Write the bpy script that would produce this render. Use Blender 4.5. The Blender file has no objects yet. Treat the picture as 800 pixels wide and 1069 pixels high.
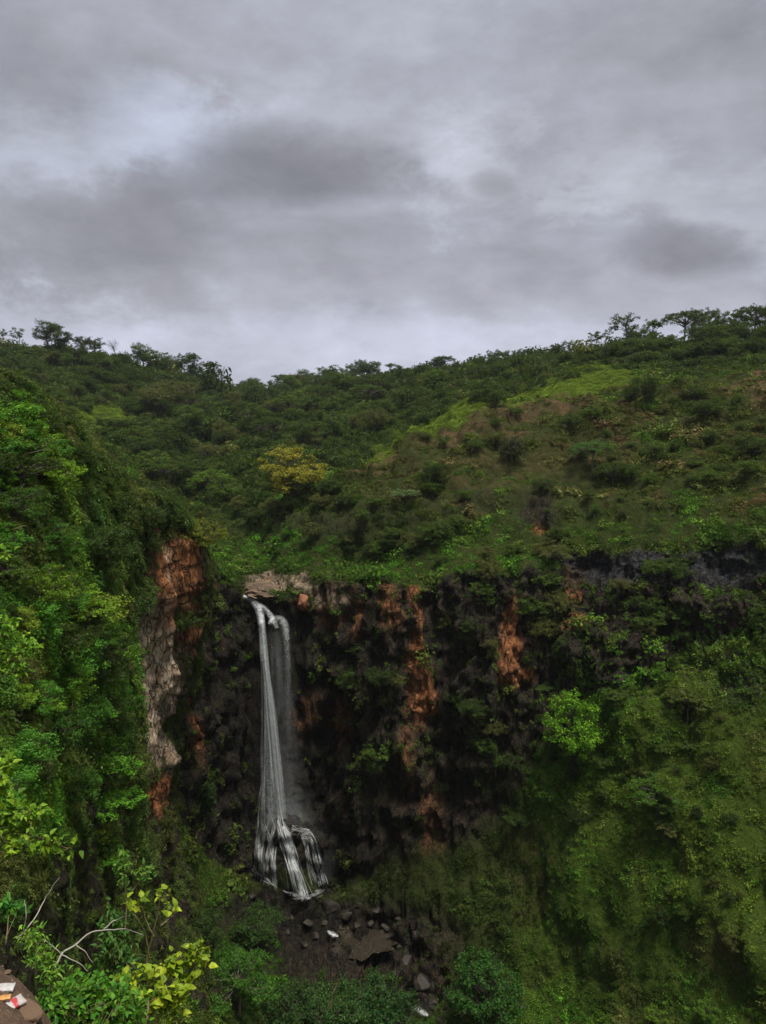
import bpy, math, random
import numpy as np
from mathutils import Vector, Matrix, Euler
from mathutils.bvhtree import BVHTree

random.seed(7)
RNG = np.random.default_rng(7)
sc = bpy.context.scene
COL = sc.collection
PI = math.pi
F = 800.0
TH = math.radians(7.4)
CT, ST = math.cos(TH), math.sin(TH)

# ---------------------------------------------------------------- survey helpers
def at(px, py, Y):
    """world point seen at photo pixel (px,py) lying Y metres ahead (numpy friendly)"""
    a = (np.asarray(px, float) - 400) / F
    b = (534.5 - np.asarray(py, float)) / F
    dy = CT + b * ST
    dz = -ST + b * CT
    s = Y / dy
    return np.stack([a * s, dy * s, dz * s], -1)

def pix(P):
    P = np.asarray(P, float)
    x, y, z = P[..., 0], P[..., 1], P[..., 2]
    d = y * CT - z * ST
    u = y * ST + z * CT
    d = np.where(np.abs(d) < 1e-3, 1e-3, d)
    return 400 + F * x / d, 534.5 - F * u / d

# ---------------------------------------------------------------- numpy noise
_perm = np.random.default_rng(3).permutation(256)
_perm = np.concatenate([_perm, _perm, _perm])
_g = np.random.default_rng(4).normal(size=(256, 3))
_g /= np.linalg.norm(_g, axis=1)[:, None]

def perlin(P):
    P = np.asarray(P, float)
    I = np.floor(P).astype(int)
    f = P - I
    I &= 255
    w = f * f * f * (f * (f * 6 - 15) + 10)
    def gr(dx, dy, dz):
        h = _perm[_perm[_perm[I[..., 0] + dx] + I[..., 1] + dy] + I[..., 2] + dz]
        g = _g[h]
        return g[..., 0] * (f[..., 0] - dx) + g[..., 1] * (f[..., 1] - dy) + g[..., 2] * (f[..., 2] - dz)
    def mx(a, b, t): return a + (b - a) * t
    x0 = mx(mx(gr(0, 0, 0), gr(1, 0, 0), w[..., 0]), mx(gr(0, 1, 0), gr(1, 1, 0), w[..., 0]), w[..., 1])
    x1 = mx(mx(gr(0, 0, 1), gr(1, 0, 1), w[..., 0]), mx(gr(0, 1, 1), gr(1, 1, 1), w[..., 0]), w[..., 1])
    return mx(x0, x1, w[..., 2]) * 1.6

def fbm(P, sx, octv=3, off=0.0, g=.5):
    P = np.asarray(P, float)
    s = np.asarray(sx, float)
    o = np.zeros(P.shape[:-1]); a = 1.0; k = 1.0
    for i in range(octv):
        o += a * perlin(P / s * k + off + 17.3 * i)
        a *= g; k *= 2.03
    return o

def sstep(a, b, x):
    t = np.clip((x - a) / (b - a), 0, 1)
    return t * t * (3 - 2 * t)

def pchip(C, n):
    """monotone cubic resample of C (k, ...) along axis 0; n = samples per segment list"""
    k = C.shape[0]
    d = np.diff(C, axis=0)
    m = np.zeros_like(C)
    p = d[:-1] * d[1:]
    with np.errstate(divide='ignore', invalid='ignore'):
        hm = 2 * p / (d[:-1] + d[1:])
    m[1:-1] = np.where(p > 0, hm, 0)
    m[0] = d[0]; m[-1] = d[-1]
    out = []
    for i in range(k - 1):
        t = np.arange(n[i]) / n[i]
        t = t.reshape((-1,) + (1,) * (C.ndim - 1))
        h00 = 2 * t**3 - 3 * t**2 + 1; h10 = t**3 - 2 * t**2 + t
        h01 = -2 * t**3 + 3 * t**2; h11 = t**3 - t**2
        out.append(h00 * C[i] + h10 * m[i] + h01 * C[i + 1] + h11 * m[i + 1])
    out.append(C[-1:])
    return np.concatenate(out, 0)

# ---------------------------------------------------------------- object helpers
def put(ob, parent=None):
    COL.objects.link(ob)
    if parent is not None: ob.parent = parent
    return ob

def tag(o, label=None, cat=None, group=None, kind=None):
    if label: o['label'] = label
    if cat: o['category'] = cat
    if group: o['group'] = group
    if kind: o['kind'] = kind
    return o

def empty(name, loc=(0, 0, 0), rz=0, sc_=1.0):
    o = bpy.data.objects.new(name, None)
    o.empty_display_size = .3
    COL.objects.link(o)
    o.location = loc; o.rotation_euler = (0, 0, rz); o.scale = (sc_, sc_, sc_) if np.isscalar(sc_) else sc_
    return o

def mesh_np(name, V, Fq, mats=(), smooth=False, attrs=None):
    """V (n,3), Fq (m,k) int array -> mesh, fast"""
    V = np.asarray(V, np.float32); Fq = np.asarray(Fq, np.int32)
    me = bpy.data.meshes.new(name)
    me.vertices.add(len(V)); me.vertices.foreach_set('co', V.ravel())
    m, k = Fq.shape
    me.loops.add(m * k); me.loops.foreach_set('vertex_index', Fq.ravel())
    me.polygons.add(m); me.polygons.foreach_set('loop_start', np.arange(m, dtype=np.int32) * k)
    me.polygons.foreach_set('loop_total', np.full(m, k, np.int32))
    if smooth: me.polygons.foreach_set('use_smooth', np.ones(m, bool))
    for a, (typ, dat) in (attrs or {}).items():
        at_ = me.attributes.new(a, typ, 'POINT')
        key = {'FLOAT': 'value', 'INT': 'value', 'FLOAT_VECTOR': 'vector', 'FLOAT_COLOR': 'color'}[typ]
        at_.data.foreach_set(key, np.asarray(dat, np.int32 if typ == 'INT' else np.float32).ravel())
    for mt in mats: me.materials.append(mt)
    me.update(calc_edges=True)
    return me

# ---------------------------------------------------------------- material helper
class NT:
    def __init__(s, name):
        s.m = bpy.data.materials.new(name); s.m.use_nodes = True
        s.t = s.m.node_tree; s.t.nodes.clear()
        s.out = s.t.nodes.new('ShaderNodeOutputMaterial')
    def n(s, typ, **kw):
        nd = s.t.nodes.new(typ)
        for k, v in kw.items():
            if k.startswith('i_'):
                key = k[2:]
                key = int(key) if key.isdigit() else key.replace('_', ' ')
                s.put(nd, key, v)
            else: setattr(nd, k, v)
        return nd
    def put(s, nd, key, v):
        if isinstance(v, bpy.types.NodeSocket): s.t.links.new(v, nd.inputs[key])
        elif isinstance(v, bpy.types.Node): s.t.links.new(v.outputs[0], nd.inputs[key])
        else: nd.inputs[key].default_value = v
    def mix(s, f, a, b, mode='MIX'):
        nd = s.n('ShaderNodeMix', data_type='RGBA', blend_type=mode)
        s.put(nd, 0, f); s.put(nd, 6, a); s.put(nd, 7, b)
        return nd.outputs[2]
    def math(s, op, a, b=0.0, c=0.0, clamp=False):
        nd = s.n('ShaderNodeMath', operation=op, use_clamp=clamp)
        s.put(nd, 0, a); s.put(nd, 1, b); s.put(nd, 2, c)
        return nd.outputs[0]
    def ramp(s, f, stops):
        nd = s.n('ShaderNodeValToRGB'); s.put(nd, 0, f)
        el = nd.color_ramp.elements
        while len(el) < len(stops): el.new(.5)
        for e, (p, c) in zip(el, stops):
            e.position = p; e.color = c if len(c) == 4 else (*c, 1)
        return nd.outputs[0]
    def noise(s, vec, scale, detail=4, rough=.55, dist=0.0):
        nd = s.n('ShaderNodeTexNoise'); s.put(nd, 'Vector', vec)
        nd.inputs['Scale'].default_value = scale; nd.inputs['Detail'].default_value = detail
        nd.inputs['Roughness'].default_value = rough; nd.inputs['Distortion'].default_value = dist
        return nd.outputs[0]
    def smap(s, vec, scale):
        nd = s.n('ShaderNodeMapping'); s.put(nd, 'Vector', vec); nd.inputs['Scale'].default_value = scale
        return nd.outputs[0]

def c4(c): return (c[0], c[1], c[2], 1.0)

def leaf_material(name, src, trans=.3, gloss=.10):
    k = NT(name)
    if src == 'instancer':
        col = k.n('ShaderNodeAttribute', attribute_name='tint', attribute_type='INSTANCER').outputs[0]
    else:
        col = k.n('ShaderNodeObjectInfo').outputs['Color']
    lv = k.n('ShaderNodeAttribute', attribute_name='lv').outputs['Fac']
    hs = k.n('ShaderNodeHueSaturation')
    k.put(hs, 'Hue', k.math('MULTIPLY_ADD', lv, -.05, .522))
    k.put(hs, 'Value', k.math('MULTIPLY_ADD', lv, .95, .50))
    k.put(hs, 'Color', col)
    pr = k.n('ShaderNodeBsdfPrincipled'); k.put(pr, 'Base Color', hs); pr.inputs['Roughness'].default_value = .55
    pr.inputs['Specular IOR Level'].default_value = gloss
    tr = k.n('ShaderNodeBsdfTranslucent'); k.put(tr, 'Color', k.mix(.35, hs.outputs[0], (.3, .4, .02, 1)))
    mx = k.n('ShaderNodeMixShader'); mx.inputs[0].default_value = trans
    k.t.links.new(pr.outputs[0], mx.inputs[1]); k.t.links.new(tr.outputs[0], mx.inputs[2])
    k.t.links.new(mx.outputs[0], k.out.inputs[0])
    return k.m

def bark_material(name, c1, c2):
    k = NT(name)
    tc = k.n('ShaderNodeTexCoord').outputs['Object']
    nz = k.noise(k.smap(tc, (6, 6, 1.5)), 2.0, 5, .65)
    col = k.ramp(nz, [(.3, c1), (.7, c2)])
    pr = k.n('ShaderNodeBsdfPrincipled'); k.put(pr, 'Base Color', col); pr.inputs['Roughness'].default_value = .85
    bp = k.n('ShaderNodeBump'); k.put(bp, 'Height', nz); bp.inputs['Strength'].default_value = .5; bp.inputs['Distance'].default_value = .03
    k.put(pr, 'Normal', bp)
    k.t.links.new(pr.outputs[0], k.out.inputs[0])
    return k.m

M_LEAF = leaf_material('leaf_tree', 'object')
M_LEAFI = leaf_material('leaf_undergrowth', 'instancer', trans=.22)
def near_leaf_material():
    m = leaf_material('leaf_near', 'object', .34, .25); t_ = m.node_tree
    hs = [n for n in t_.nodes if n.bl_idname == 'ShaderNodeHueSaturation'][0]
    tc = t_.nodes.new('ShaderNodeTexCoord'); nz = t_.nodes.new('ShaderNodeTexNoise'); nz.inputs['Scale'].default_value = 55; nz.inputs['Detail'].default_value = 5
    t_.links.new(tc.outputs['Object'], nz.inputs['Vector'])
    rp_ = t_.nodes.new('ShaderNodeValToRGB'); rp_.color_ramp.elements[0].position = .38; rp_.color_ramp.elements[0].color = (.55, .50, .34, 1)
    rp_.color_ramp.elements[1].position = .58; rp_.color_ramp.elements[1].color = (1, 1, 1, 1)
    t_.links.new(nz.outputs[0], rp_.inputs[0])
    mx = t_.nodes.new('ShaderNodeMix'); mx.data_type = 'RGBA'; mx.blend_type = 'MULTIPLY'; mx.inputs[0].default_value = .8
    src = hs.inputs['Color'].links[0].from_socket
    t_.links.new(src, mx.inputs[6]); t_.links.new(rp_.outputs[0], mx.inputs[7]); t_.links.new(mx.outputs[2], hs.inputs['Color'])
    return m
M_LEAFN = near_leaf_material()
M_BARK = bark_material('bark', (.035, .028, .02), (.11, .09, .07))
M_BARKPALE = bark_material('bark_pale', (.2, .18, .15), (.42, .38, .32))
M_STEM = bark_material('stem_green', (.10, .07, .03), (.22, .17, .08))

# ---------------------------------------------------------------- terrain material
def terrain_material(name):
    k = NT(name)
    geo = k.n('ShaderNodeNewGeometry').outputs['Position']
    A = lambda nm: k.n('ShaderNodeAttribute', attribute_name=nm).outputs['Fac']
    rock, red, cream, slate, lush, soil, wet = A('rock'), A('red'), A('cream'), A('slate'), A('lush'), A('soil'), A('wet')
    big = k.noise(geo, .09, 4, .6)
    med = k.noise(geo, .7, 6, .65)
    fin = k.noise(geo, 5.0, 5, .7)
    stre = k.noise(k.smap(geo, (.9, .9, .26)), 1.0, 7, .68, .9)
    stre2 = k.noise(k.smap(geo, (2.6, 2.6, .9)), 1.0, 7, .72, .8)
    # basalt
    base = k.ramp(stre, [(.32, (.006, .0045, .0035)), (.5, (.027, .018, .011)), (.66, (.068, .046, .029))])
    base = k.mix(k.ramp(stre2, [(.5, (0, 0, 0)), (.72, (1, 1, 1))]), base, (.085, .06, .042, 1))
    base = k.mix(k.ramp(fin, [(.35, (1, 1, 1)), (.55, (0, 0, 0))]), base, (.008, .007, .006, 1))
    vor = k.n('ShaderNodeTexVoronoi', feature='DISTANCE_TO_EDGE'); vor.inputs['Scale'].default_value = 1.0
    wv = k.n('ShaderNodeVectorMath', operation='ADD'); k.put(wv, 0, k.smap(geo, (1.1, 1.1, .42)))
    wn = k.n('ShaderNodeTexNoise'); k.put(wn, 'Vector', geo); wn.inputs['Scale'].default_value = 1.1; wn.inputs['Detail'].default_value = 4
    ws = k.n('ShaderNodeVectorMath', operation='SCALE'); k.put(ws, 0, wn.outputs['Color']); ws.inputs['Scale'].default_value = .9; k.put(wv, 1, ws.outputs[0])
    k.put(vor, 'Vector', wv.outputs[0])
    crack = k.ramp(vor.outputs['Distance'], [(.0, (0, 0, 0)), (.07, (1, 1, 1))])
    # moss on rock
    moss = k.ramp(med, [(.5, (0, 0, 0)), (.66, (1, 1, 1))])
    base = k.mix(k.mix(1.0, moss, (.6, .6, .6, 1), 'MULTIPLY'), base, (.035, .050, .012, 1))
    redc = k.ramp(stre2, [(.34, (.05, .016, .007)), (.47, (.27, .092, .030)), (.58, (.42, .18, .065)), (.7, (.52, .30, .15))])
    mr = k.math('MULTIPLY', red, k.math('MULTIPLY_ADD', stre, 5.0, -1.5, clamp=True), clamp=True)
    base = k.mix(mr, base, redc)
    crc = k.ramp(stre2, [(.34, (.08, .045, .025)), (.43, (.44, .29, .17)), (.56, (.68, .54, .38)), (.7, (.74, .63, .48))])
    mc = k.math('MULTIPLY', cream, k.math('MULTIPLY_ADD', stre, 5.0, -1.3, clamp=True), clamp=True)
    base = k.mix(mc, base, crc)
    slc = k.ramp(k.noise(k.smap(geo, (1.2, 1.2, 3)), 1.3, 7, .75, .2), [(.35, (.012, .012, .012)), (.52, (.038, .038, .040)), (.7, (.10, .10, .10))])
    base = k.mix(slate, base, slc)
    base = k.mix(k.math('MULTIPLY_ADD', crack, -.75, .75, clamp=True), base, (.006, .005, .004, 1))
    base = k.mix(k.math('MULTIPLY', wet, .8), base, k.mix(1.0, base, (.42, .42, .42, 1), 'MULTIPLY'))  # wet rock is darker; the alcove's shade is painted in as well
    # earth and low turf between the plants
    turf = k.ramp(med, [(.3, (.014, .022, .006)), (.5, (.028, .042, .010)), (.7, (.055, .062, .022))])
    turf = k.mix(k.ramp(fin, [(.45, (0, 0, 0)), (.7, (1, 1, 1))]), turf, (.050, .052, .014, 1))
    turf = k.mix(lush, turf, k.ramp(fin, [(.3, (.050, .100, .010)), (.7, (.115, .175, .022))]))
    soilc = k.ramp(fin, [(.3, (.045, .024, .013)), (.5, (.11, .062, .036)), (.72, (.24, .155, .10))])
    turf = k.mix(k.math('MULTIPLY', soil, k.math('MULTIPLY_ADD', med, 4, -1.4, clamp=True), clamp=True), turf, soilc)
    col = k.mix(k.math('MULTIPLY_ADD', rock, 1.6, k.math('MULTIPLY_ADD', med, .8, -.7), clamp=True), turf, base)
    pr = k.n('ShaderNodeBsdfPrincipled'); k.put(pr, 'Base Color', col)
    pr.inputs['Roughness'].default_value = .85; k.put(pr, 'Specular IOR Level', k.math('MULTIPLY_ADD', rock, .2, .03))
    b1 = k.n('ShaderNodeBump'); k.put(b1, 'Height', k.math('ADD', k.math('MULTIPLY', k.math('MULTIPLY', crack, .7), rock), k.math('MULTIPLY_ADD', stre2, 1.0, k.math('MULTIPLY', med, 1.5))))
    b1.inputs['Strength'].default_value = .9; b1.inputs['Distance'].default_value = .45
    b2 = k.n('ShaderNodeBump'); k.put(b2, 'Height', fin); b2.inputs['Strength'].default_value = .8; b2.inputs['Distance'].default_value = .1
    k.put(b2, 'Normal', b1.outputs[0]); k.put(pr, 'Normal', b2.outputs[0])
    k.t.links.new(pr.outputs[0], k.out.inputs[0])
    return k.m
M_TERR = terrain_material('gorge_ground')

# ---------------------------------------------------------------- terrain sheets
def ell(px, py, cx, cy, rx, ry, rot=0.0, soft=.5):
    a = math.radians(rot); dx, dy = px - cx, py - cy
    u = (dx * math.cos(a) + dy * math.sin(a)) / rx
    v = (-dx * math.sin(a) + dy * math.cos(a)) / ry
    return 1 - sstep(1 - soft, 1 + soft, np.sqrt(u * u + v * v))

def region(px, py, lst):
    o = np.zeros_like(px)
    for e in lst:
        o = np.maximum(o, ell(px, py, *e[:4], e[4] if len(e) > 4 else 0) * (e[5] if len(e) > 5 else 1))
    return o

COLPX = [-600, -250, -60, 60, 110, 150, 180, 210, 232, 245, 256, 268, 282, 300, 320, 340, 360, 380, 400, 420, 445, 470, 495, 520, 540, 560, 580, 600, 625, 650, 675, 700, 725, 750, 775, 800, 850, 900, 1000, 1150, 1400]
def row(d):
    ks = sorted(d); xs = np.array(ks, float)
    return np.stack([np.interp(COLPX, xs, [d[k][0] for k in ks]), np.interp(COLPX, xs, [d[k][1] for k in ks])], -1)

ROWS = [
 row({-600:(1300,20),150:(1300,30),210:(1300,35),300:(1300,44),420:(1300,49),600:(1300,46),800:(1300,40),1100:(1300,30),1400:(1300,24)}),
 row({-600:(1069,35),150:(1069,44),210:(1069,50),262:(1069,57),300:(1069,61),340:(1069,63.5),380:(1069,65.5),420:(1069,67.5),470:(1069,67),520:(1069,65.5),560:(1069,64),600:(1072,62),650:(1085,57.5),700:(1095,54),750:(1105,51),800:(1120,48),900:(1140,42),1100:(1150,34),1400:(1150,26)}),
 row({-600:(940,55),150:(925,66),180:(915,68),210:(945,71),240:(960,73.5),268:(962,76),300:(965,77),340:(980,76),380:(992,75.5),400:(1000,75),420:(1010,73),470:(1015,71),520:(1020,69),560:(1022,67.5),600:(1030,64.5),650:(1040,60.5),700:(1050,57),750:(1060,54),800:(1069,51.5),900:(1090,45),1100:(1120,37),1400:(1120,29)}),
 row({-600:(860,60),150:(850,68),180:(855,73),210:(880,78),245:(915,82),268:(918,82.5),282:(915,82),300:(910,81.5),320:(910,82),340:(935,82),360:(925,81.5),380:(910,81),420:(890,80),470:(880,78),520:(860,76),560:(810,75.5),600:(770,74),650:(750,72),700:(735,70),750:(720,68),800:(720,65.5),900:(710,59),1100:(700,49),1400:(700,36)}),
 row({-600:(760,62),150:(740,71),210:(750,81),245:(800,86),268:(870,86.5),282:(860,85.8),300:(856,85),320:(862,85.2),340:(845,84.5),380:(800,82.5),420:(760,81.8),470:(745,80.5),520:(730,79),560:(700,78.2),600:(670,77.8),650:(660,76),700:(650,74),750:(640,72),800:(640,69.5),900:(635,63),1100:(630,53),1400:(630,39)}),
 row({-600:(605,63),150:(602,75),210:(594,82),232:(600,88),245:(612,91),256:(624,91.5),268:(628,91.5),282:(626,90.5),300:(624,89),320:(616,88),340:(608,87),380:(602,86),420:(601,85.5),470:(600,84.5),520:(600,83.5),560:(602,83),600:(606,82),650:(606,80),700:(604,78),750:(600,75.8),800:(598,73),900:(595,66),1100:(590,56),1400:(590,42)}),
 row({-600:(520,95),60:(530,105),150:(545,104),210:(574,98),245:(588,100),268:(596,99),300:(594,96),340:(590,93),380:(588,91),420:(584,90),470:(578,89),520:(576,88),560:(575,87),600:(570,85.5),650:(563,83),700:(558,81),750:(553,78.5),800:(550,76),900:(545,69),1100:(540,59),1400:(540,45)}),
 row({-600:(480,115),60:(495,125),150:(512,124),210:(545,120),245:(552,116),268:(550,111),300:(535,105),340:(528,100),380:(525,97),420:(520,96.5),470:(510,97),520:(505,97),560:(500,97),600:(495,97),650:(488,96),700:(482,94.5),750:(476,93),800:(470,91),900:(465,84),1100:(460,72),1400:(455,55)}),
 row({-600:(430,145),60:(452,150),150:(478,150),210:(512,142),245:(518,130),268:(512,122),300:(505,117),340:(500,113),380:(488,111),400:(474,113),420:(460,116),445:(447,119),470:(436,122),495:(427,124),520:(423,125),560:(420,127),600:(412,128),650:(404,128),700:(397,126),750:(392,124),800:(388,120),900:(378,110),1100:(362,94),1400:(350,72)}),
 row({-600:(410,170),60:(430,180),150:(452,180),210:(478,172),245:(484,155),268:(485,145),300:(484,140),340:(494,140),380:(492,140),420:(478,143),470:(455,146),520:(435,147),560:(414,146),600:(398,144),650:(393,144),700:(390,141),750:(386,137),800:(383,132),900:(374,122),1100:(350,104),1400:(335,80)}),
 row({-600:(390,210),60:(398,215),150:(420,220),210:(436,220),245:(446,208),268:(447,200),300:(450,190),340:(452,182),380:(450,176),420:(443,172),470:(424,168),520:(410,166),560:(400,162),600:(386,160),650:(380,157),700:(377,153),750:(374,149),800:(372,144),900:(365,133),1100:(352,113),1400:(336,86)}),
 row({-600:(364,250),-60:(366,250),60:(367,255),110:(376,262),150:(390,270),180:(396,285),210:(402,300),245:(410,335),268:(412,350),300:(411,335),340:(408,310),380:(402,288),420:(397,268),470:(390,245),520:(385,222),560:(381,205),600:(376,190),650:(371,179),700:(368,172),750:(366,167),800:(364,162),900:(358,150),1100:(345,130),1400:(330,100)}),
 row({-600:(378,330),60:(380,340),150:(395,350),268:(414,420),420:(400,350),600:(380,270),800:(370,240),1400:(350,170)}),
 row({-600:(420,900),60:(425,900),268:(425,900),600:(425,900),1400:(425,900)}),
]
RT = np.stack(ROWS, 0)
_cx = np.array(COLPX, float)
_j = 5 * np.sin(_cx / 31.) + 4 * np.sin(_cx / 13.7 + 1) + 3 * np.sin(_cx / 71. + 2)
RT[5, :, 0] += np.where(_cx > 330, _j, 0)
RT[5, :, 1] += np.where(_cx > 330, 1.0 * np.sin(_cx / 23. + .5), 0)
RT[4, :, 1] += np.where(_cx > 330, 1.2 * np.sin(_cx / 19. + 2.5), 0)
RT[4, :, 0] += np.where(_cx > 330, 14 * np.sin(_cx / 17. + .3), 0)                                   # row, col, (py,Y)
C1 = at(np.broadcast_to(COLPX, RT.shape[:2]), RT[..., 0], RT[..., 1])
nv = [16, 26, 34, 40, 60, 70, 26, 44, 48, 24, 34, 40, 14, 8][:len(ROWS) - 1]
gaps = np.diff(COLPX)
nu = [int(np.clip(g / 1.7, 6, 30)) for g in gaps]
G1 = pchip(C1, nv)
G1 = np.swapaxes(pchip(np.swapaxes(G1, 0, 1), nu), 0, 1)
def rowparam(n): return np.concatenate([i + np.arange(k) / k for i, k in enumerate(n)] + [[len(n)]])
V1 = np.broadcast_to(rowparam(nv)[:, None], G1.shape[:2])

S2 = [
 [(-400,420,60),(-400,330,26),(-400,450,21),(-400,560,18),(-400,680,14.5),(-400,790,12),(-400,900,10),(-400,1010,8.5),(-400,1200,7),(-400,1700,5.5)],
 [(-150,420,60),(-150,362,32),(-150,460,26),(-150,570,22),(-150,690,18),(-150,800,15),(-150,910,12.5),(-150,1020,11),(-150,1200,9),(-150,1700,7)],
 [(0,440,62),(0,392,38),(0,470,32),(0,570,27),(0,680,23),(0,780,20),(0,880,17.5),(0,980,15.5),(0,1150,13),(0,1700,10)],
 [(60,480,66),(60,424,44),(60,500,38.5),(60,590,34),(60,690,30.5),(60,790,28),(60,890,26),(60,990,24.5),(60,1150,21),(60,1700,17)],
 [(100,520,68),(100,468,50),(100,530,46),(100,610,42),(100,700,39.5),(100,790,37.5),(100,885,36),(100,985,34.5),(100,1150,31),(100,1700,25)],
 [(130,560,72),(130,500,54),(130,560,51),(130,630,48.5),(130,710,46.5),(130,790,45),(130,880,43.5),(130,980,42),(130,1140,38),(130,1700,31)],
 [(160,580,74),(160,520,59),(158,575,57.5),(156,635,56),(150,705,55),(150,780,53.5),(152,860,52),(158,955,50),(165,1120,44),(170,1700,34)],
 [(185,590,76),(185,530,63),(187,585,61.5),(184,640,61),(176,700,60.5),(166,755,60),(160,810,59),(168,900,56.5),(185,1100,48),(210,1700,36)],
 [(205,600,77),(204,555,66),(213,595,65.2),(206,645,65),(195,697,64.8),(176,750,64.5),(168,815,63.5),(180,900,61),(215,1100,51),(260,1700,38)],
 [(207,610,79),(212,572,69),(218,604,68.5),(211,652,68.5),(199,705,68.5),(180,760,68),(175,835,67),(190,915,64),(235,1100,54),(280,1700,41)],
 [(190,630,86),(190,610,80),(190,640,80),(188,680,80),(178,730,80),(168,790,80),(165,850,79),(180,930,76),(225,1100,64),(280,1700,48)],
 [(90,630,90),(90,620,86),(90,650,86),(90,690,86),(90,740,86),(90,800,86),(90,860,86),(100,940,84),(150,1100,70),(200,1700,52)],
]
S2a = np.array(S2)                                        # col,row,3
C2 = at(S2a[..., 0], S2a[..., 1], S2a[..., 2])
nu2 = [16, 26, 34, 30, 26, 30, 30, 26, 18, 16, 12]
nv2 = [14, 34, 38, 40, 40, 40, 36, 26, 14]
G2 = pchip(C2, nu2)
G2 = pchip(np.swapaxes(G2, 0, 1), nv2)                    # row,col
V2 = np.broadcast_to(rowparam(nv2)[:, None], G2.shape[:2])
U2 = np.broadcast_to(rowparam(nu2)[None, :], G2.shape[:2])

def normals(G, flip):
    du = np.gradient(G, axis=1); dv = np.gradient(G, axis=0)
    n = np.cross(du, dv) * flip
    return n / (np.linalg.norm(n, axis=-1, keepdims=True) + 1e-9)

# --- surface character, surveyed on the undisplaced sheet
def character1(G, V):
    px, py = pix(G)
    wx = px + 9 * fbm(G, 6, 3, 3.1); wy = py + 9 * fbm(G, 6, 3, 8.7)
    cliff = sstep(2.75, 3.2, V) * (1 - sstep(4.85, 5.1, V))
    # grassed slope on the right replaces the lower cliff
    right = sstep(-40, 60, wx - (560 - (wy - 600) * .15))
    lowslope = sstep(0, 60, wy - (745 - (wx - 560) * .45))
    cl = cliff * (1 - right * lowslope * .9)
    cl = np.maximum(cl, .75 * region(wx, wy, [(785, 706, 40, 26), (716, 735, 16, 20), (330, 545, 80, 20, 0, .55), (480, 525, 110, 16, -6, .5), (560, 535, 16, 26), (680, 520, 60, 12, 0, .4)]))
    red = region(wx, wy, [(432, 660, 7, 60, 0, .9), (441, 725, 12, 34), (446, 742, 16, 16), (536, 668, 9, 40, 0, .85), (527, 692, 6, 22, 0, .8), (545, 706, 14, 10),
                          (345, 635, 10, 22, 0, .55), (404, 632, 10, 30, 0, .6), (372, 640, 6, 26, 0, .5), (322, 745, 12, 22, 0, .5), (352, 750, 12, 22, 0, .5), (194, 758, 9, 34, 0, .8),
                          (594, 610, 10, 18, 0, .7), (606, 652, 12, 12, 0, .8), (560, 560, 8, 8), (317, 630, 8, 10), (385, 600, 60, 6, 0, .3), (190, 690, 8, 30, 0, .5), (430, 800, 8, 40, 0, .35), (452, 870, 12, 50, 0, .3)])
    cream = region(wx, wy, [(290, 609, 42, 9, 3, .75), (352, 622, 18, 12, 0, .35)])
    slate = region(wx, wy, [(705, 590, 125, 18, -4), (780, 708, 32, 20, 0, .5), (610, 585, 40, 8)])
    lush = region(wx, wy, [(600, 406, 66, 9, -8), (540, 420, 40, 5, -6, .9), (640, 392, 50, 8, 0, .5), (466, 441, 78, 6, -21, .95), (405, 474, 30, 6, -30, .6), (90, 428, 50, 7, 0, .9), (100, 436, 40, 10, 0, .5), (150, 465, 26, 8, 0, .4)])
    lush *= sstep(7.2, 7.5, V)
    lush = np.maximum(lush, .42 * sstep(540, 640, wx + (wy - 700) * .25) * sstep(640, 760, wy + (wx - 640) * .55) * sstep(.8, 1.2, V) * (1 - sstep(4.9, 5.2, V)))
    soil = region(wx, wy, [(385, 487, 26, 8, -20), (480, 452, 40, 10, -20, .75), (520, 448, 30, 6, 0, .7), (560, 425, 60, 7, -5), (800, 412, 22, 20), (790, 402, 30, 6), (490, 490, 60, 20, 0, .35),
                           (600, 470, 120, 30, -10, .25), (765, 1000, 30, 30, 0, .5), (560, 900, 30, 50, 0, .35), (700, 640, 90, 20, 0, .4), (570, 680, 30, 40, 0, .5),
                           (90, 470, 30, 10, 0, .5), (150, 460, 20, 8, 0, .6)])
    # stream valley floor, creek
    rock = np.clip(cl, 0, 1)
    creek = sstep(1.0, 1.4, V) * (1 - sstep(2.6, 3.0, V)) * region(wx, wy, [(370, 985, 110, 50), (440, 1040, 40, 40), (300, 950, 70, 26)])
    rock = np.maximum(rock, creek)
    rock = np.maximum(rock, cream); rock = np.maximum(rock, slate)
    wet = region(wx, wy, [(285, 790, 70, 190), (330, 930, 120, 60), (220, 800, 60, 160, 0, .7)])  # rock wetted by the fall, also the mask for painted alcove shade
    return dict(rock=rock, red=red, cream=cream, slate=slate, lush=lush, soil=soil, wet=wet, px=px, py=py, cliff=cliff, wx=wx, wy=wy)

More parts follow.
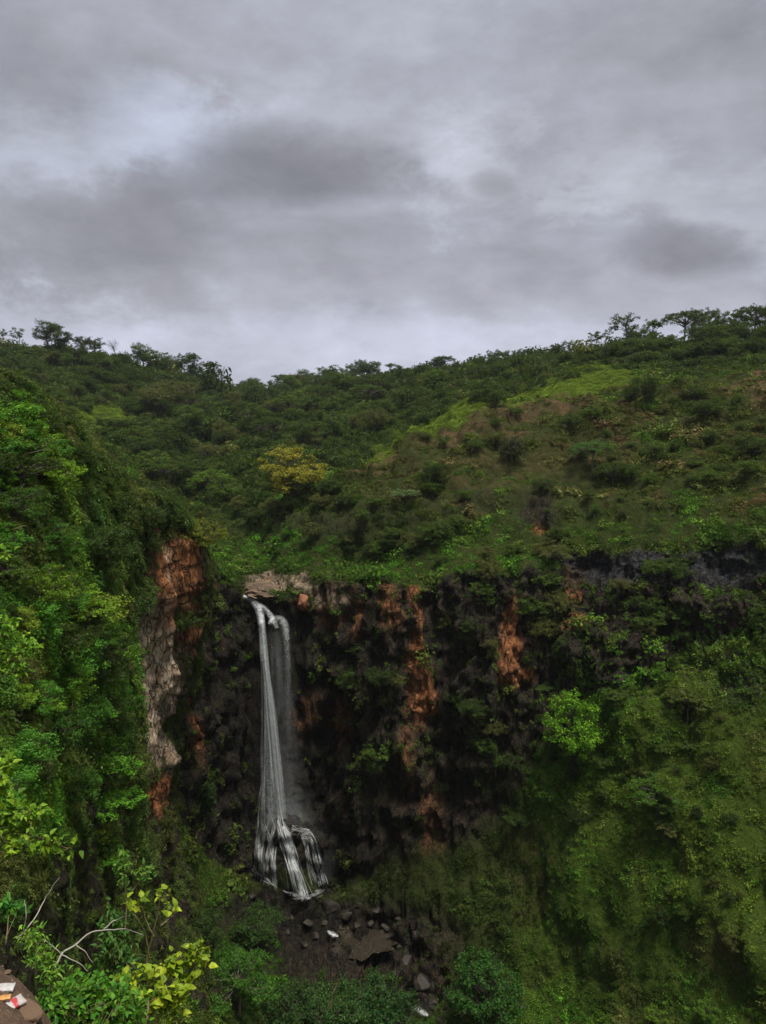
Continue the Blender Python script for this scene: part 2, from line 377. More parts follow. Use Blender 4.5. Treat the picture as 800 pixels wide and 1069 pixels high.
def character2(G, V, U):
    px, py = pix(G)
    wx = px + 5 * fbm(G, 4, 3, 3.1); wy = py + 8 * fbm(G, 4, 3, 8.7)
    nose = sstep(5.2, 6.3, U) * sstep(1.2, 1.7, V)
    rock = nose * .95
    rock = np.maximum(rock, region(wx, wy, [(85, 930, 50, 60, 0, .8), (105, 845, 24, 34, 0, .7), (20, 745, 12, 20, 0, .7), (60, 1000, 90, 60, 0, .7), (130, 900, 16, 90, 0, .6)]))
    red = region(wx, wy, [(168, 606, 12, 48), (190, 588, 14, 28, 0, .9), (196, 610, 16, 16, 0, .6), (196, 650, 10, 30, 0, .6), (163, 828, 9, 22, 0, 1), (175, 620, 16, 40, 0, .6), (72, 815, 14, 8, 0, .5)])
    cream = region(wx, wy, [(157, 688, 13, 52), (171, 700, 15, 40, 0, 1), (163, 756, 9, 40), (182, 712, 9, 28, 12, .8), (172, 600, 5, 34, 0, .5), (160, 790, 6, 20, 0, .7)])
    z = np.zeros_like(px)
    soil = region(wx, wy, [(75, 825, 20, 18, 0, .5), (100, 560, 60, 60, 0, .2)])
    return dict(rock=rock, red=red, cream=cream, slate=z, lush=z, wet=z, soil=soil, px=px, py=py, cliff=nose, wx=wx, wy=wy)

def displace(G, N, ch, Y, amp=1.0, hillm=0.0, slab=0.0):
    rock = ch['rock']
    d = 1.1 * fbm(G, 13, 2, 1.0) + .55 * fbm(G, 4.2, 3, 2.0)
    ribs = fbm(G, (3.2, 3.2, 14), 3, 5.0) * 1.5 + np.abs(fbm(G, (1.3, 1.3, 4), 3, 6.0)) * -1.3
    ribs = ribs + .9 * np.round(fbm(G, (1.6, 1.6, 3.0), 2, 15.) * 2.2) / 2.2
    led = fbm(G * np.array([.15, .15, 1]), 2.6, 3, 7.0) * .9
    ribs = ribs * (1 - slab) + slab * (1.5 * fbm(G, (1.5, 1.5, 12), 3, 25.) + 1.1 * np.abs(fbm(G, (.8, .8, 7), 2, 26.)))
    ribs = ribs * (1 - .45 * ch['slate'])
    far = np.clip(Y / 130, .35, 1.5)
    gul = np.abs(fbm(G + 4 * fbm(G, 9, 2, 12.)[..., None], (7, 7, 26), 3, 11.))
    d = d - 2.2 * (.28 - gul) * hillm + .5 * fbm(G, 1.7, 2, 13.) * hillm
    d = d * (1 - rock) * far + rock * (ribs + led + .6 * fbm(G, 7, 2, 9.))
    return G + N * (d * amp)[..., None]

N1 = normals(G1, 1.0)
if N1[:, :, 2].mean() < 0: N1 = -N1
CH1 = character1(G1, V1)
# stay calm behind the falling water
calm = 1 - .8 * ell(CH1['px'], CH1['py'], 287, 760, 26, 130, 0, .3)
P1 = displace(G1, N1, CH1, G1[..., 1], calm, sstep(5.6, 6.4, V1) * (1 - sstep(7.7, 8.1, V1)) + .7 * sstep(.8, 1.5, V1) * (1 - sstep(3.4, 4.2, V1)) * (CH1['px'] > 450))
# boulder mound the water breaks on
mnd = ell(CH1['px'], CH1['py'], 300, 885, 34, 34, 0, .6)
_wx, _wy = CH1['wx'], CH1['wy']
_t = ((_wx - 650) * 150 + (_wy - 720) * 270) / (150 ** 2 + 270 ** 2)
_s = ((_wx - 650) * 270 - (_wy - 720) * 150) / math.hypot(150, 270) + 16 * fbm(G1, 8, 3, 64.)
_b = np.where(_s < 0, np.exp(-(_s / 36) ** 2), np.exp(-(_s / 85) ** 2)) * sstep(-.25, .15, _t) * (1 - sstep(.95, 1.4, _t)) * sstep(.9, 1.6, V1) * (1 - sstep(4.4, 5, V1))
_s2 = ((_wx - 560) * 260 - (_wy - 800) * 90) / math.hypot(260, 90)
_b2 = np.where(_s2 < 0, np.exp(-(_s2 / 30) ** 2), np.exp(-(_s2 / 60) ** 2)) * sstep(760, 830, _wy) * (1 - sstep(1000, 1060, _wy)) * sstep(.9, 1.6, V1)
_rg = 1 + .8 * fbm(G1, 5, 3, 63.)
P1 += N1 * ((2.0 * _b + .5 * _b2) * _rg)[..., None]
P1 += N1 * (mnd * (1.2 + .9 * fbm(G1, 2.2, 2, 4.)))[..., None]
N2 = normals(G2, 1.0)
i0, j0 = int(G2.shape[0] * .5), int(G2.shape[1] * .35)
if N2[i0, j0, 0] < 0: N2 = -N2
CH2 = character2(G2, V2, U2)
P2 = displace(G2, N2, CH2, G2[..., 1], .8 * np.clip(G2[..., 1] / 45, .35, 1), 0.0, .8 * CH2['cliff'])

def grid_faces(nr, nc, flip=False):
    i = np.arange(nr - 1)[:, None] * nc + np.arange(nc - 1)[None, :]
    i = i.ravel()
    q = np.stack([i, i + 1, i + nc + 1, i + nc], -1)
    return q[:, ::-1] if flip else q

def make_sheet(name, P, N, ch, flip):
    nr, nc = P.shape[:2]
    fq = grid_faces(nr, nc, flip)
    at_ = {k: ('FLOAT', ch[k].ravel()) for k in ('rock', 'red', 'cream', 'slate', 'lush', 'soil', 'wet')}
    me = mesh_np(name, P.reshape(-1, 3), fq, [M_TERR], True, at_)
    ob = put(bpy.data.objects.new(name, me)); tag(ob, kind='structure')
    return ob, fq
def orient(P, N):
    f = np.cross(P[5, 6] - P[5, 5], P[6, 5] - P[5, 5]); return np.dot(f, N[5, 5]) < 0
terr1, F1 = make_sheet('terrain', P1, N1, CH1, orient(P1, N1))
terr2, F2 = make_sheet('hillside', P2, N2, CH2, orient(P2, N2))

# the world beyond: one low sheet to the horizon
gk = NT('far_ground')
gp = gk.n('ShaderNodeBsdfPrincipled'); gp.inputs['Roughness'].default_value = .9
gk.put(gp, 'Base Color', gk.ramp(gk.noise(gk.n('ShaderNodeNewGeometry').outputs['Position'], .02, 6, .6), [(.3, (.03, .05, .012)), (.7, (.08, .1, .03))]))
gk.t.links.new(gp.outputs[0], gk.out.inputs[0])
nr = 40
gx = np.linspace(-1, 1, nr); gx = np.sign(gx) * np.abs(gx) ** 2 * 6000
GX, GY = np.meshgrid(gx, gx)
GZ = -70 + 0 * GX
ob = put(bpy.data.objects.new('ground', mesh_np('ground', np.stack([GX, GY + 40, GZ], -1).reshape(-1, 3), grid_faces(nr, nr), [gk.m], True)))
tag(ob, kind='structure')

BV = BVHTree.FromPolygons(np.concatenate([P1.reshape(-1, 3), P2.reshape(-1, 3)]).tolist(),
                          np.concatenate([F1, F2 + P1.shape[0] * P1.shape[1]]).tolist())
BV1 = BVHTree.FromPolygons(P1.reshape(-1, 3).tolist(), F1.tolist())

def hit(px, py, bv=None):
    d = Vector(at(px, py, 1.0).tolist()).normalized()
    r = (bv or BV).ray_cast(Vector((0, 0, 0)) + d * 4.0, d)
    return r[0]
def under(px, Y, bv=None):
    x = float(at(px, 430, Y)[0])
    r = (bv or BV).ray_cast(Vector((x, Y, 80)), Vector((0, 0, -1)))
    return r[0]

def crest(px, Y0, lo=.62, hi=1.25):
    best = None
    for Y in np.linspace(Y0 * lo, Y0 * hi, 40):
        g = under(px, float(Y), BV1)
        if g is not None and (best is None or g.z / g.y > best.z / best.y + 1e-4): best = g
    return best
#@@PART2
# ---------------------------------------------------------------- foliage geometry
def unit(v): return v / (np.linalg.norm(v, axis=-1, keepdims=True) + 1e-9)

def leaves(P, Nrm, size, rng, aspect=.5, fold=.25, updir=None):
    """diamond leaves: positions P (n,3), facing Nrm, length size (n) -> V (4n,3), F (n,4), lv (4n)"""
    n = len(P)
    r = rng.normal(size=(n, 3)) if updir is None else updir + .5 * rng.normal(size=(n, 3))
    T = unit(r - Nrm * np.sum(r * Nrm, -1, keepdims=True))
    B = np.cross(Nrm, T)
    s = np.asarray(size)[:, None]
    a = P - T * s * .5; c = P + T * s * .5
    b = P + B * s * aspect * .5 + Nrm * s * fold * .3 - T * s * .06; d = P - B * s * aspect * .5 + Nrm * s * fold * .3 - T * s * .06
    V = np.stack([a, b, c, d], 1).reshape(-1, 3)
    Fq = np.arange(4 * n).reshape(n, 4)
    lv = np.repeat(rng.random(n), 4)
    return V, Fq, lv

def cat_geo(parts):
    Vs, Fs, Ls, o = [], [], [], 0
    for V, Fq, L in parts:
        Vs.append(V); Fs.append(Fq + o); Ls.append(L); o += len(V)
    return np.concatenate(Vs), np.concatenate(Fs), np.concatenate(Ls)

def tube(pts, rad, sides=6):
    """tapered tube along pts -> V, F"""
    pts = np.asarray(pts, float); rad = np.asarray(rad, float)
    T = unit(np.gradient(pts, axis=0))
    ref = np.array([.31, .95, .05]) if abs(T[0][2]) > .8 else np.array([0, 0, 1.])
    B = unit(np.cross(T, ref)); C = np.cross(B, T)
    a = np.linspace(0, 2 * PI, sides, endpoint=False)
    V = pts[:, None] + rad[:, None, None] * (np.cos(a)[None, :, None] * B[:, None] + np.sin(a)[None, :, None] * C[:, None])
    n = len(pts); F_ = []
    for i in range(n - 1):
        for j in range(sides):
            k = (j + 1) % sides
            F_.append((i * sides + j, i * sides + k, (i + 1) * sides + k, (i + 1) * sides + j))
    return V.reshape(-1, 3), np.array(F_)

def cat_tubes(ts):
    Vs, Fs, o = [], [], 0
    for V, Fq in ts:
        Vs.append(V); Fs.append(Fq + o); o += len(V)
    return np.concatenate(Vs), np.concatenate(Fs)

def wobbly(a, b, n, amt, rng, sag=0.0):
    t = np.linspace(0, 1, n)[:, None]
    p = a + (b - a) * t
    w = np.cumsum(rng.normal(size=(n, 3)), 0) * amt
    w -= t * w[-1]
    p = p + w; p[:, 2] -= sag * 4 * (t * (1 - t))[:, 0]
    return p

def tree_meshes(kind, seed, bark=None):
    """unit-ish tree, total height 1.0; returns (trunk mesh, crown mesh or None)"""
    rng = np.random.default_rng(seed)
    bark = bark or M_BARK
    conf = dict(
        round=dict(tr=.30, cx=.42, cz=.36, puffs=26, pr=(.10, .18), nl=5200, ls=.036, gap=.0),
        bushy=dict(tr=.12, cx=.52, cz=.42, puffs=30, pr=(.12, .22), nl=5600, ls=.042, gap=.0),
        umbrella=dict(tr=.45, cx=.62, cz=.20, puffs=30, pr=(.10, .17), nl=5400, ls=.036, gap=.0),
        sparse=dict(tr=.45, cx=.34, cz=.30, puffs=17, pr=(.06, .11), nl=1300, ls=.034, gap=.0),
        column=dict(tr=.25, cx=.22, cz=.40, puffs=22, pr=(.08, .14), nl=3600, ls=.036, gap=.0),
        feather=dict(tr=.35, cx=.55, cz=.34, puffs=34, pr=(.09, .17), nl=8200, ls=.030, gap=.0),
        leafy=dict(tr=.10, cx=.40, cz=.44, puffs=38, pr=(.09, .16), nl=9000, ls=.030, gap=.0),
        bare=dict(tr=.35, cx=.34, cz=.34, puffs=20, pr=(.06, .1), nl=0, ls=.03, gap=.0),
    )[kind]
    cx, cz = conf['cx'], conf['cz']
    czc = 1 - cz * .98
    lean = rng.normal(size=2) * .05
    top = np.array([lean[0], lean[1], czc])
    tubes = []
    spine = wobbly(np.zeros(3) + [0, 0, -.06], top, 8, .012, rng)
    r0 = .030 if kind not in ('sparse', 'bare', 'column') else .018
    tubes.append(tube(spine, np.linspace(r0, r0 * .35, 8), 7))
    cen = []
    for i in range(conf['puffs']):
        for _ in range(40):
            d = unit(rng.normal(size=3)); r = rng.random() ** .4
            p = np.array([d[0] * cx * r, d[1] * cx * r, czc + d[2] * cz * r * .85])
            if kind == 'umbrella': p[2] = czc + .16 - .24 * (np.hypot(p[0], p[1]) / cx) ** 2 + rng.normal() * .05
            if p[2] < conf['tr'] * .8: continue
            if all(np.linalg.norm(p - q) > cx * .22 for q in cen) or _ > 30: break
        cen.append(p)
    rad = rng.uniform(*conf['pr'], size=len(cen))
    tipr = []
    for p, r in zip(cen, rad):
        h = np.clip((conf['tr'] + (p[2] - conf['tr']) * .45) / czc, .25, 1) * 7
        i = int(h); f = h - i
        st = spine[min(i, 7)] * (1 - f) + spine[min(i + 1, 7)] * f
        br = wobbly(st, p, 6, .012, rng, -.02)
        tubes.append(tube(br, np.linspace(r0 * .42, r0 * .1, 6), 5))
        for _ in range(4 if kind in ('sparse', 'bare') else 2):
            q = p + unit(rng.normal(size=3) + np.array([0, 0, .4])) * r * 1.1
            tubes.append(tube(wobbly(br[3], q, 4, .008, rng), np.linspace(r0 * .16, r0 * .05, 4), 3))
            if kind == 'bare':
                for _k in range(3):
                    q2 = q + unit(rng.normal(size=3) + np.array([0, 0, .3])) * r * .7
                    tubes.append(tube(wobbly(q, q2, 3, .004, rng), np.linspace(r0 * .09, r0 * .03, 3), 3))
    V, Fq = cat_tubes(tubes)
    trunk = mesh_np('trunk_' + kind, V, Fq, [bark], True)
    if not conf['nl']: return trunk, None
    parts = []
    wts = rad ** 2; wts = wts / wts.sum()
    for p, r, wt in zip(cen, rad, wts):
        n = int(conf['nl'] * wt) + 8
        # each puff is itself a handful of twig clusters so its outline stays ragged
        m = 9
        sub = unit(rng.normal(size=(m, 3)) * [1, 1, .75]) * r * rng.uniform(.35, 1.05, (m, 1))
        which = rng.integers(0, m, n)
        d = unit(rng.normal(size=(n, 3)))
        off = sub[which] + d * (r * .42) * rng.random((n, 1)) ** .5
        off[:, 2] *= .62 if kind in ('umbrella', 'feather') else .8
        P = p + off
        nn = unit(unit(off) * .7 + rng.normal(size=(n, 3)) * .55 + np.array([0, 0, .55]))
        parts.append(leaves(P, nn, conf['ls'] * rng.uniform(.6, 1.3, n), rng, .55))
    V, Fq, lv = cat_geo(parts)
    return trunk, mesh_np('crown_' + kind, V, Fq, [M_LEAF], False, {'lv': ('FLOAT', lv)})

KINDS = {}
for kd, seeds in dict(round=(1, 2, 3, 4), bushy=(11, 12, 13, 14), umbrella=(21, 22), sparse=(31, 32, 33), column=(41, 42), feather=(51, 52), leafy=(71, 72), bare=(61, 62)).items():
    KINDS[kd] = [tree_meshes(kd, s) for s in seeds]
def tree(kind, loc, h, tint, label, cat='tree', group=None, name='tree', wide=1.0, rz=None, var=None, pale=False):
    v = KINDS[kind][(random.randrange(99) if var is None else var) % len(KINDS[kind])]
    o = empty(name, loc, random.uniform(0, 6.28) if rz is None else rz, (h * wide, h * wide, h))
    tag(o, label, cat, group)
    t_ = put(bpy.data.objects.new('trunk', v[0]), o)
    if v[1] is not None:
        c_ = put(bpy.data.objects.new('crown', v[1]), o); c_.color = c4(tint)
    return o

# ---- undergrowth clump prototypes (kept outside the scene, only instanced)
def clump_mesh(seed, n, R, ls, flat=.7, aspect=.5, kind='leafy'):
    rng = np.random.default_rng(seed)
    if kind == 'grass':
        a = rng.random(n) * 2 * PI; rr = R * rng.random(n) ** .6
        base = np.stack([np.cos(a) * rr, np.sin(a) * rr, np.zeros(n)], -1)
        dirn = unit(np.stack([np.cos(a) * .6 + rng.normal(size=n) * .45, np.sin(a) * .6 + rng.normal(size=n) * .45, rng.uniform(.5, 1.3, n)], -1))
        L = ls * rng.uniform(.5, 1.3, n)
        side = unit(np.cross(dirn, rng.normal(size=(n, 3)))) * (ls * .05)
        mid = base + dirn * (L * .55)[:, None]
        tip = base + dirn * L[:, None]; tip[:, 2] -= L * .28; tip[:, :2] += dirn[:, :2] * (L * .25)[:, None]
        V = np.stack([base - side, base + side, mid + side, mid - side, tip, tip + side * .1], 1)
        f = np.array([[0, 1, 2, 3], [3, 2, 5, 4]])
        Fq = (np.arange(n)[:, None, None] * 6 + f[None]).reshape(-1, 4)
        return mesh_np('grass_clump', V.reshape(-1, 3), Fq, [M_LEAFI], False, {'lv': ('FLOAT', np.repeat(rng.random(n), 6))})
    m = 7
    sub = rng.normal(size=(m, 3)) * [.38, .38, .22] * R; sub[:, 2] = np.abs(sub[:, 2]) * flat + R * .12
    wh = rng.integers(0, m, n)
    d = unit(rng.normal(size=(n, 3)))
    P = sub[wh] + d * (R * .42) * rng.random((n, 1)) ** .45 * np.array([1, 1, .75])
    P[:, 2] = np.where(P[:, 2] < -.1 * R, -P[:, 2], P[:, 2])
    nn = unit(d * .6 + rng.normal(size=(n, 3)) * .5 + np.array([0, 0, .6]))
    V, Fq, lv = leaves(P, nn, ls * rng.uniform(.6, 1.35, n), rng, aspect)
    return mesh_np('leafy_clump', V, Fq, [M_LEAFI], False, {'lv': ('FLOAT', lv)})

def proto_collection(name, meshes):
    c = bpy.data.collections.new(name)
    for i, me in enumerate(meshes):
        c.objects.link(bpy.data.objects.new('%s_%02d' % (name, i), me))
    return c
PC_FAR = proto_collection('far_clump', [clump_mesh(100 + i, 120, .62, .17) for i in range(5)] + [clump_mesh(120 + i, 170, .55, .46, kind='grass') for i in range(3)])
PC_NEAR = proto_collection('near_clump', [clump_mesh(140 + i, 300, .6, .10, aspect=.5) for i in range(5)] + [clump_mesh(160 + i, 220, .42, .34, kind='grass') for i in range(2)])

def scatter(name, coll, P, rot, scl, tint, pick, label=None, cat=None, kind='stuff'):
    n = len(P)
    me = bpy.data.meshes.new(name)
    me.vertices.add(n); me.vertices.foreach_set('co', np.asarray(P, np.float32).ravel())
    for a, typ, key, dat in (('rot', 'FLOAT_VECTOR', 'vector', rot), ('scl', 'FLOAT_VECTOR', 'vector', scl),
                             ('tint', 'FLOAT_COLOR', 'color', np.concatenate([tint, np.ones((n, 1))], 1)), ('pick', 'INT', 'value', pick)):
        x = me.attributes.new(a, typ, 'POINT'); x.data.foreach_set(key, np.asarray(dat, np.int32 if typ == 'INT' else np.float32).ravel())
    me.materials.append(M_LEAFI)
    ob = put(bpy.data.objects.new(name, me)); tag(ob, label, cat, kind=kind)
    g = bpy.data.node_groups.new(name + '_nodes', 'GeometryNodeTree')
    g.interface.new_socket('Geometry', in_out='INPUT', socket_type='NodeSocketGeometry')
    g.interface.new_socket('Geometry', in_out='OUTPUT', socket_type='NodeSocketGeometry')
    N_ = g.nodes; L = g.links
    gi = N_.new('NodeGroupInput'); go = N_.new('NodeGroupOutput')
    ci = N_.new('GeometryNodeCollectionInfo'); ci.inputs['Collection'].default_value = coll
    ci.inputs['Separate Children'].default_value = True; ci.inputs['Reset Children'].default_value = True
    ip = N_.new('GeometryNodeInstanceOnPoints'); ip.inputs['Pick Instance'].default_value = True
    def na(nm, dt):
        q = N_.new('GeometryNodeInputNamedAttribute'); q.data_type = dt; q.inputs['Name'].default_value = nm
        return [o for o in q.outputs if o.enabled and o.name == 'Attribute'][0]
    er = N_.new('FunctionNodeEulerToRotation'); L.new(na('rot', 'FLOAT_VECTOR'), er.inputs[0])
    L.new(gi.outputs[0], ip.inputs['Points']); L.new(ci.outputs[0], ip.inputs['Instance'])
    L.new(na('pick', 'INT'), ip.inputs['Instance Index']); L.new(er.outputs[0], ip.inputs['Rotation']); L.new(na('scl', 'FLOAT_VECTOR'), ip.inputs['Scale'])
    L.new(ip.outputs[0], go.inputs[0])
    md = ob.modifiers.new('scatter', 'NODES'); md.node_group = g
    return ob

def face_table(P, Fq, chs):
    Vv = P.reshape(-1, 3); q = Vv[Fq]
    c = q.mean(1)
    n = np.cross(q[:, 2] - q[:, 0], q[:, 3] - q[:, 1]); ar = np.linalg.norm(n, axis=1) * .5
    n = n / (2 * ar[:, None] + 1e-9)
    d = {k: v.ravel()[Fq].mean(1) for k, v in chs.items()}
    return q, c, n, ar, d

def rot_to(n, rng, follow=.5):
    """euler that leans z towards the normal by 'follow' and spins freely"""
    z = unit(n * follow + np.array([0, 0, 1 - follow]))
    a = rng.random(len(n)) * 2 * PI
    x0 = np.stack([np.cos(a), np.sin(a), 0 * a], -1)
    x = unit(x0 - z * np.sum(x0 * z, -1, keepdims=True)); y = np.cross(z, x)
    # R = [x y z] columns -> XYZ euler
    sy = -x[:, 2]; ry = np.arcsin(np.clip(sy, -1, 1))
    rx = np.arctan2(y[:, 2], z[:, 2]); rz = np.arctan2(x[:, 1], x[:, 0])
    return np.stack([rx, ry, rz], -1)

DK = np.array([.030, .060, .009]); MG = np.array([.060, .115, .015]); YG = np.array([.135, .180, .024]); VIV = np.array([.065, .200, .016])
DRY = np.array([.190, .150, .065]); OLV = np.array([.095, .105, .026]); BLG = np.array([.035, .085, .024]); LIM = np.array([.19, .29, .02])

def mixc(a, b, t): return a + (b - a) * np.asarray(t)[:, None]

# ---- sheet 1 undergrowth
rng = np.random.default_rng(21)
q, c, nrm, ar, d = face_table(P1, F1, dict(CH1, v=V1))
nrm = np.where(nrm[:, 1:2] * 0 + (np.sum(nrm * unit(-c), -1, keepdims=True) < 0) * (d['v'][:, None] < 8), -nrm, nrm)
nrm = np.where((d['v'][:, None] >= 8) & (nrm[:, 2:3] < 0), -nrm, nrm)
px, py, Yc = d['px'], d['py'], c[:, 1]
vis = (px > -190) & (px < 990) & (d['v'] > .4) & (d['v'] < 11.6) & (py < 1250) & ~((px < 120) & (py > 520) & (Yc < 110))
steep = 1 - np.abs(nrm[:, 2])
nz1 = fbm(c, 9, 3, 31.); nz2 = fbm(c, 3.0, 3, 37.); nzv = fbm(c, (3.2, 3.2, 9), 3, 41.); nz0 = fbm(c, 28, 2, 43.)
rock = d['rock']
dens = np.where(rock > .4, .45 + 1.3 * sstep(-.05, .5, nzv + .35 * nz2), 3.4)
alcove = region(px, py, [(275, 760, 95, 170, 0, 1), (240, 900, 90, 60, 0, .6)])
brown = region(px, py, [(470, 900, 150, 110, 20, 1), (640, 985, 80, 60, 0, .7), (780, 1010, 60, 60, 0, .6)])  # low brown scrub, also carries the painted shade of the lower gorge
dens *= 1 - .88 * alcove * (rock > .3)
dens *= np.where(rock > .4, np.where(px < 560, 1.0, 1.5), 1)
dens *= 1 - .85 * sstep(.3, .8, np.maximum(d['red'], d['cream']))
hl_ = sstep(5.6, 6.3, d['v']) * (1 - sstep(7.9, 8.1, d['v'])) * (px > 360) * (py < 560)
dens *= 1 + 1.0 * hl_
dens *= 1 - .5 * hl_ * (1 - sstep(-.35, .15, nz2 + .5 * nz1))
dens *= 1 - .93 * sstep(.2, .7, d['slate'])
dens = np.where(d['lush'] > .3, np.where(py < 520, 5.0, 3.2), dens)
dens *= 1 - .55 * sstep(.3, .8, d['soil']) * (nz2 > -.1)
lowr = sstep(400, 520, px) * sstep(760, 860, py)
dens *= 1 + 1.1 * lowr * (rock < .5)
watery = region(px, py, [(290, 780, 22, 165, 0), (303, 905, 42, 45), (378, 990, 52, 30), (432, 1050, 20, 24), (330, 975, 40, 40, 0, .8), (330, 950, 80, 22, 0, .9)])
dens *= 1 - sstep(.2, .7, watery)
scale_far = np.clip(Yc / 95, .75, 2.6)
dens = dens / scale_far ** 1.6
dens *= vis * 1.9
want = 340000
pr = dens * ar; tot = pr.sum(); print('area-weighted want', tot)
n_ = int(min(want, tot * 1.05))
idx = rng.choice(len(c), n_, p=pr / tot)
uv = rng.random((n_, 2)); Q4 = q[idx]
P = (Q4[:, 0] * (1 - uv[:, :1]) + Q4[:, 1] * uv[:, :1]) * (1 - uv[:, 1:]) + (Q4[:, 3] * (1 - uv[:, :1]) + Q4[:, 2] * uv[:, :1]) * uv[:, 1:]
NN = nrm[idx]; PX, PY, YY, ROCK = px[idx], py[idx], Yc[idx], rock[idx]
brown = brown[idx]
a1, a2, a0 = nz1[idx] + .25 * rng.normal(size=n_), nz2[idx], nz0[idx]
T = mixc(np.broadcast_to(MG, (n_, 3)), DK, sstep(-.1, .45, a1))
T = mixc(T, OLV, sstep(.0, .5, a2) * .7)
# hillside above the rim: olive / brownish scrub with grass between
hill = sstep(5.6, 6.3, d['v'][idx]) * (1 - sstep(8.0, 8.4, d['v'][idx]))
T = mixc(T, OLV * .9, hill * .55 * sstep(-.4, .3, a2 + a0))
T = mixc(T, DRY * .7, hill * sstep(.1, .6, fbm(P, 5, 3, 51.)) * .85 * (PX > 370))
T = mixc(T, np.array([.16, .085, .055]), hill * sstep(.25, .5, fbm(P, 3, 3, 59.)) * .7 * (PX > 370) * (PY < 530))
T = mixc(T, VIV * .8, hill * sstep(.3, .6, fbm(P, 7, 2, 52.)) * .7)
# right slope: long grass
slope = sstep(540, 640, PX + (PY - 700) * .25) * sstep(640, 760, PY + (PX - 640) * .55) * (1 - ROCK)
slope = np.clip(slope, 0, 1)
T = mixc(T, mixc(np.broadcast_to(np.array([.078, .160, .018]), (n_, 3)), VIV * .8, sstep(-.3, .4, a1)), slope * .9)
T = mixc(T, DK, slope * sstep(.25, .5, fbm(P, 5, 3, 58.)) * .7)
T = mixc(T, OLV, slope * sstep(.2, .5, fbm(P, (9, 3, 9), 3, 60.)) * .6)
T = mixc(T, DRY, slope * sstep(.25, .6, fbm(P, 6, 3, 53.)) * .6)
viv = region(PX, PY, [(470, 585, 110, 13, 0, .9), (400, 590, 40, 16, 0, .8), (560, 600, 40, 30, 0, .5), (690, 555, 100, 10, 0, .6), (665, 690, 50, 26, -25, .9), (720, 665, 36, 20, 0, .8), (610, 730, 50, 30, 0, .5),
                      (300, 575, 60, 22, 0, .8), (230, 590, 22, 20, 0, .6), (240, 1000, 90, 50, 20, .8), (520, 500, 80, 12, 0, .4), (440, 840, 110, 26, -8, .55), (570, 820, 60, 40, 0, .35), (590, 900, 60, 50, 40, .4), (500, 560, 60, 14, 0, .5)])
T = mixc(T, VIV, viv * sstep(-.5, .2, a2 + .3))
T = mixc(T, np.array([.030, .045, .010]), brown * .85 * sstep(-.7, .1, a1))  # dark scrub tint with the lower gorge's shade put into it
T = mixc(T, np.array([.04, .022, .010]), brown * .7 * sstep(.3, .6, fbm(P, 6, 2, 54.)))
light = region(PX, PY, [(130, 440, 60, 14, 0, .6), (60, 395, 60, 12, 0, .4), (760, 850, 60, 180, -18, .75), (620, 820, 30, 120, -28, .35), (700, 810, 60, 60, 0, .4)])
T = mixc(T, YG * 1.05, light * sstep(-.6, .1, a2))
far = sstep(8.2, 8.5, d['v'][idx]) * (1 - (d['lush'][idx] > .15))
T = mixc(T, DK * .7, far * .85 * sstep(-.9, -.1, a1))
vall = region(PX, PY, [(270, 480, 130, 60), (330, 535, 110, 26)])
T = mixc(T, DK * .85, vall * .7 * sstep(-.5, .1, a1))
T *= (1 - .35 * sstep(.0, .5, fbm(P, 14, 3, 57.)))[:, None]
LU_ = d['lush'][idx] > .3
T = np.where((LU_ & (PY < 520))[:, None], np.array([.15, .205, .024]) * (1 + .35 * a2[:, None]), T)
T *= rng.lognormal(0, .28, (n_, 1))
gr = (LU_ & (PY < 520)) | (rng.random(n_) < np.clip(.12 + slope * .45 + hill * .45 + viv * .3 + light * .3, 0, .9))
pick = np.where(gr, rng.integers(5, 8, n_), rng.integers(0, 5, n_))
hl2 = hl_[idx]
s = np.exp(rng.normal(-.28, .5, n_) - .5 * hl2 + (.5 + .5 * hl2) * np.clip(a2 + a0, -.8, .8)) * np.clip(YY / 95, .75, 2.6) * np.where(ROCK > .4, .66, .80)
s = np.where(gr, np.clip(s * .8, .2, .95), s)
LUSH = (d['lush'][idx] > .3) & (PY < 520)
s = np.where((d['lush'][idx] > .3) & (PY >= 520), .62 * np.exp(rng.normal(0, .35, n_)), s)
low_ = lowr[idx] * (ROCK < .5)
s *= 1 - .25 * brown - .15 * low_
s = np.where(LUSH, .42 * np.exp(rng.normal(0, .2, n_)) * np.clip(YY / 95, 1, 2), s)
s = np.where(gr & (PY > 560), s * np.clip(YY / 85, .5, 1) * .8, s)
s = np.clip(s, .18, 3.2)
scl = np.stack([s, s, s * rng.uniform(.6, 1.25, n_)], -1)
rot = rot_to(NN, rng, .6)
T *= np.array([1.0, 1.08, .9])
T *= (1 - .35 * region(PX, PY, [(430, 930, 150, 110), (330, 1000, 120, 60)]) * (PY > 800))[:, None]  # gorge floor shade painted into the plant tints
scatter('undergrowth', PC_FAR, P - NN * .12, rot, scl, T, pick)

# ---- woods too dense to count on the far hills
PC_WOOD = proto_collection('wood_clump', [clump_mesh(180 + i, 420, .95, .17, flat=1.0) for i in range(6)])
wz = fbm(c, 30, 3, 81.)
wd_ = sstep(8.25, 8.6, d['v']) * vis * .14 * (1 - (d['lush'] > .15)) * np.where((px > 545) & (d['v'] < 9.75), .12, 1) * (1 - .75 * (px < 150) * (wz > -.15) * (d['v'] > 9.6))
wd_ += .075 * vis * region(px, py, [(250, 480, 120, 50), (330, 520, 90, 22, 0, .8)]) * (d['v'] > 6) * (d['v'] <= 8.4)
wd_ += .03 * vis * sstep(6.0, 6.3, d['v']) * (d['v'] <= 8.1) * (px > 380) * sstep(.1, .5, fbm(c, 11, 3, 83.))
pr = wd_ * ar; tot = pr.sum(); n_ = int(tot); print('woods', n_)
idx = rng.choice(len(c), n_, p=pr / tot); P = c[idx]; a1 = nz1[idx]
